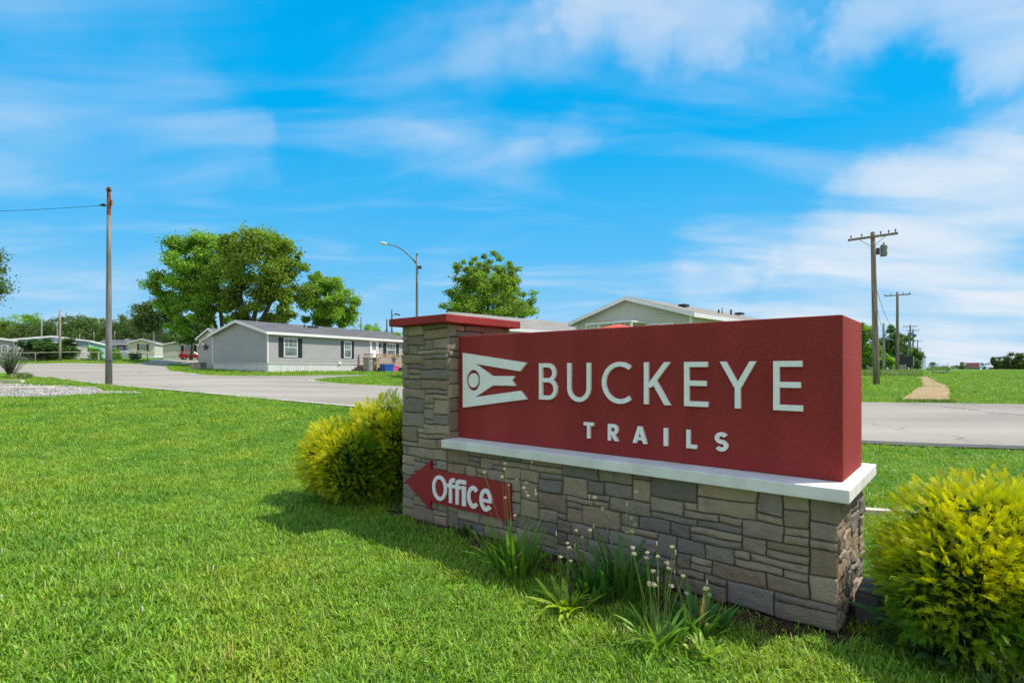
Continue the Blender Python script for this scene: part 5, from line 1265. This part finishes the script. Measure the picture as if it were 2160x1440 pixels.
# tiny white clover heads on the lawn
rg_ = random.Random(91); mb = MB()
for i in range(9):
    px, py = [(67,1092),(4,1172),(3,1275),(250,1180),(380,960),(520,1010),(300,1300),(90,980),(450,1210),(1905,975),(1990,985),(1960,1010),(2060,1020),(600,1250),(720,1350),(1850,1010)][i]
    x, y = ghit(px, py); z = gh(x, y)
    mb.tube([(x,y,z+.02),(x,y,z+.055),(x,y,z+.065)], [.002,.005,.002], 6)
o = mb.build('clover_heads', M['ledge']); tag(o, 'scattered tiny white clover heads in the lawn', 'flowers', kind='stuff')

# ------------------------------------------------------------------ light, sky, camera
SUN = Vector((.665, .075, 1.0)).normalized()
sd = bpy.data.lights.new('sun', 'SUN'); sd.energy = 5.0; sd.angle = rad(.53); sd.color = (1.0,.95,.87)
so = bpy.data.objects.new('sun', sd); COL.objects.link(so); so.rotation_euler = SUN.to_track_quat('Z', 'Y').to_euler()
w = bpy.data.worlds.new('World'); scene.world = w; w.use_nodes = True; nt = w.node_tree; L = nt.links
bg = nt.nodes['Background']
sky = N(nt, 'ShaderNodeTexSky'); sky.sky_type = 'NISHITA'; sky.sun_disc = False; sky.sun_elevation = math.asin(SUN.z); sky.sun_rotation = math.atan2(SUN.x, SUN.y)
sky.air_density = 1.0; sky.dust_density = .6; sky.ozone_density = 3
hs = N(nt, 'ShaderNodeHueSaturation'); hs.inputs['Saturation'].default_value = 1.45; hs.inputs['Value'].default_value = 1.0; hs.inputs['Hue'].default_value = .475
L.new(sky.outputs[0], hs.inputs['Color'])
tc = N(nt, 'ShaderNodeTexCoord')
def mth(op, a, b_=None, c=None):
    n = N(nt, 'ShaderNodeMath', operation=op)
    for i, v in enumerate((a, b_, c)):
        if v is None: continue
        if isinstance(v, (int, float)): n.inputs[i].default_value = v
        else: L.new(v, n.inputs[i])
    return n.outputs[0]
sep = N(nt, 'ShaderNodeSeparateXYZ'); L.new(tc.outputs['Generated'], sep.inputs[0])
zc_ = mth('ADD', mth('MAXIMUM', sep.outputs[2], 0), .16)
cmb = N(nt, 'ShaderNodeCombineXYZ'); L.new(mth('DIVIDE', sep.outputs[0], zc_), cmb.inputs[0]); L.new(mth('DIVIDE', sep.outputs[1], zc_), cmb.inputs[1])
mp = N(nt, 'ShaderNodeMapping'); mp.inputs['Rotation'].default_value = (0,0,rad(24)); mp.inputs['Scale'].default_value = (.6,1.5,1); L.new(cmb.outputs[0], mp.inputs[0])
n1 = N(nt, 'ShaderNodeTexNoise'); n1.inputs['Scale'].default_value = 1.5; n1.inputs['Detail'].default_value = 8; n1.inputs['Roughness'].default_value = .5; n1.inputs['Distortion'].default_value = .5
L.new(mp.outputs[0], n1.inputs[0])
n2 = N(nt, 'ShaderNodeTexNoise'); n2.inputs['Scale'].default_value = 2.2; n2.inputs['Detail'].default_value = 4
L.new(tc.outputs['Generated'], n2.inputs[0])
n3 = N(nt, 'ShaderNodeTexNoise'); n3.inputs['Scale'].default_value = 4.5; n3.inputs['Detail'].default_value = 6; n3.inputs['Roughness'].default_value = .6; L.new(tc.outputs['Generated'], n3.inputs[0])
wsub = N(nt, 'ShaderNodeVectorMath', operation='SUBTRACT'); L.new(n3.outputs['Color'], wsub.inputs[0]); wsub.inputs[1].default_value = (.5,.5,.5)
wmul = N(nt, 'ShaderNodeVectorMath', operation='MULTIPLY'); L.new(wsub.outputs[0], wmul.inputs[0]); wmul.inputs[1].default_value = (.42,.2,.16)
wadd = N(nt, 'ShaderNodeVectorMath', operation='ADD'); L.new(wmul.outputs[0], wadd.inputs[0]); L.new(tc.outputs['Generated'], wadd.inputs[1])
nv = N(nt, 'ShaderNodeVectorMath', operation='NORMALIZE'); L.new(wadd.outputs[0], nv.inputs[0])
acc = None
for (px, py, rdeg, wt) in [(20,195,9,.50),(110,215,8,.52),(210,225,7,.50),(320,275,6,.48),(390,300,4,.42),(500,318,3,.42),(40,420,12,.34),(220,390,8,.34),(60,20,9,.36),(300,60,9,.30),(500,80,5,.18),(700,310,5,.14),(850,290,4,.14),(1000,292,4,.16),(1130,290,3,.24),(1240,272,2,.26),
        (1250,-10,6,.62),(1400,0,7,.66),(1540,25,5,.60),(1620,20,3,.4),(1330,50,3,.4),(1000,88,4,.30),(1180,80,4,.34),(1850,-20,6,.72),(2000,20,5,.74),(2110,75,5,.74),(2160,100,4,.6),
        (1600,600,7,.55),(1750,585,8,.80),(1900,530,9,.84),(2040,480,9,.88),(2150,410,6,.80),(2200,310,4,.5),(2100,620,13,.80),(1900,680,10,.6),(1700,660,8,.40),(60,620,9,.30),(1050,620,8,.16),(700,560,8,.14),(300,560,8,.22)]:
    d = Vector(((px-CX)/F, 1, -(py-HY)/F)).normalized()
    dp_ = N(nt, 'ShaderNodeVectorMath', operation='DOT_PRODUCT'); L.new(nv.outputs[0], dp_.inputs[0]); dp_.inputs[1].default_value = d
    mr_ = N(nt, 'ShaderNodeMapRange', interpolation_type='SMOOTHSTEP'); L.new(dp_.outputs['Value'], mr_.inputs[0])
    mr_.inputs[1].default_value = math.cos(rad(rdeg*(1.6 if wt < .6 else 1.15))); mr_.inputs[2].default_value = 1.0; mr_.inputs[3].default_value = 0; mr_.inputs[4].default_value = wt*(.85 if wt < .6 else .95)
    acc = mr_.outputs[0] if acc is None else mth('SMOOTH_MAX', acc, mr_.outputs[0], .16)
# added cloud, out of view behind and above the camera, as neutral fill light
fill_beh = N(nt, 'ShaderNodeMapRange', interpolation_type='SMOOTHSTEP'); L.new(sep.outputs[1], fill_beh.inputs[0]); fill_beh.inputs[1].default_value = .25; fill_beh.inputs[2].default_value = -.45; fill_beh.inputs[3].default_value = 0; fill_beh.inputs[4].default_value = 1.0
fill_ovh = N(nt, 'ShaderNodeMapRange', interpolation_type='SMOOTHSTEP'); L.new(sep.outputs[2], fill_ovh.inputs[0]); fill_ovh.inputs[1].default_value = .60; fill_ovh.inputs[2].default_value = .85; fill_ovh.inputs[3].default_value = 0; fill_ovh.inputs[4].default_value = .5
acc = mth('MAXIMUM', acc, fill_ovh.outputs[0])
acc = mth('MAXIMUM', acc, fill_beh.outputs[0])
# cloud amount = mask * wispy noise
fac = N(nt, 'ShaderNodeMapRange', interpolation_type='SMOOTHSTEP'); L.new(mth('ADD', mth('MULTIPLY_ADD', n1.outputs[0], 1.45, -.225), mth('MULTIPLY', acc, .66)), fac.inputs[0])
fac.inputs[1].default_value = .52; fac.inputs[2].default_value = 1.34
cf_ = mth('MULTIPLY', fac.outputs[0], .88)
# pale veil near the horizon
gr_ = ramp(nt, [(0, (.44,.66,.86)), (.08, (.27,.58,.87)), (.20, (.10,.49,.88)), (.38, (.0,.41,.87)), (.6, (.0,.37,.82))])
L.new(mth('MAXIMUM', sep.outputs[2], 0), gr_.inputs[0])
g10 = N(nt, 'ShaderNodeVectorMath', operation='SCALE'); g10.inputs['Scale'].default_value = 10; L.new(gr_.outputs[0], g10.inputs[0])
veil = N(nt, 'ShaderNodeMixRGB'); veil.inputs[0].default_value = .93; L.new(hs.outputs[0], veil.inputs[1]); L.new(g10.outputs[0], veil.inputs[2])
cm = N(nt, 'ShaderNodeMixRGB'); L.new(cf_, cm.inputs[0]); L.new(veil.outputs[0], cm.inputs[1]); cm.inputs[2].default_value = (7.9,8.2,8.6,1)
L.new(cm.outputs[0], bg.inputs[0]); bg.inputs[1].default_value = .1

cam = bpy.data.cameras.new('camera'); co = bpy.data.objects.new('camera', cam); COL.objects.link(co); scene.camera = co
co.location = (0,0,CH); co.rotation_euler = (rad(90),0,0); cam.sensor_width = 36; cam.lens = 36*F/2160; cam.shift_y = (HY-720)/2160; cam.clip_end = 6000; cam.clip_start = .05
vs_ = scene.view_settings; vs_.view_transform = 'Standard'; vs_.look = 'None'; vs_.exposure = 0.13; vs_.gamma = 1.0
scene.render.engine = 'CYCLES'; scene.cycles.max_bounces = 6; scene.cycles.transparent_max_bounces = 4
for o in list(bpy.data.objects):
    if o.name.startswith('ground_tmp'): bpy.data.objects.remove(o)
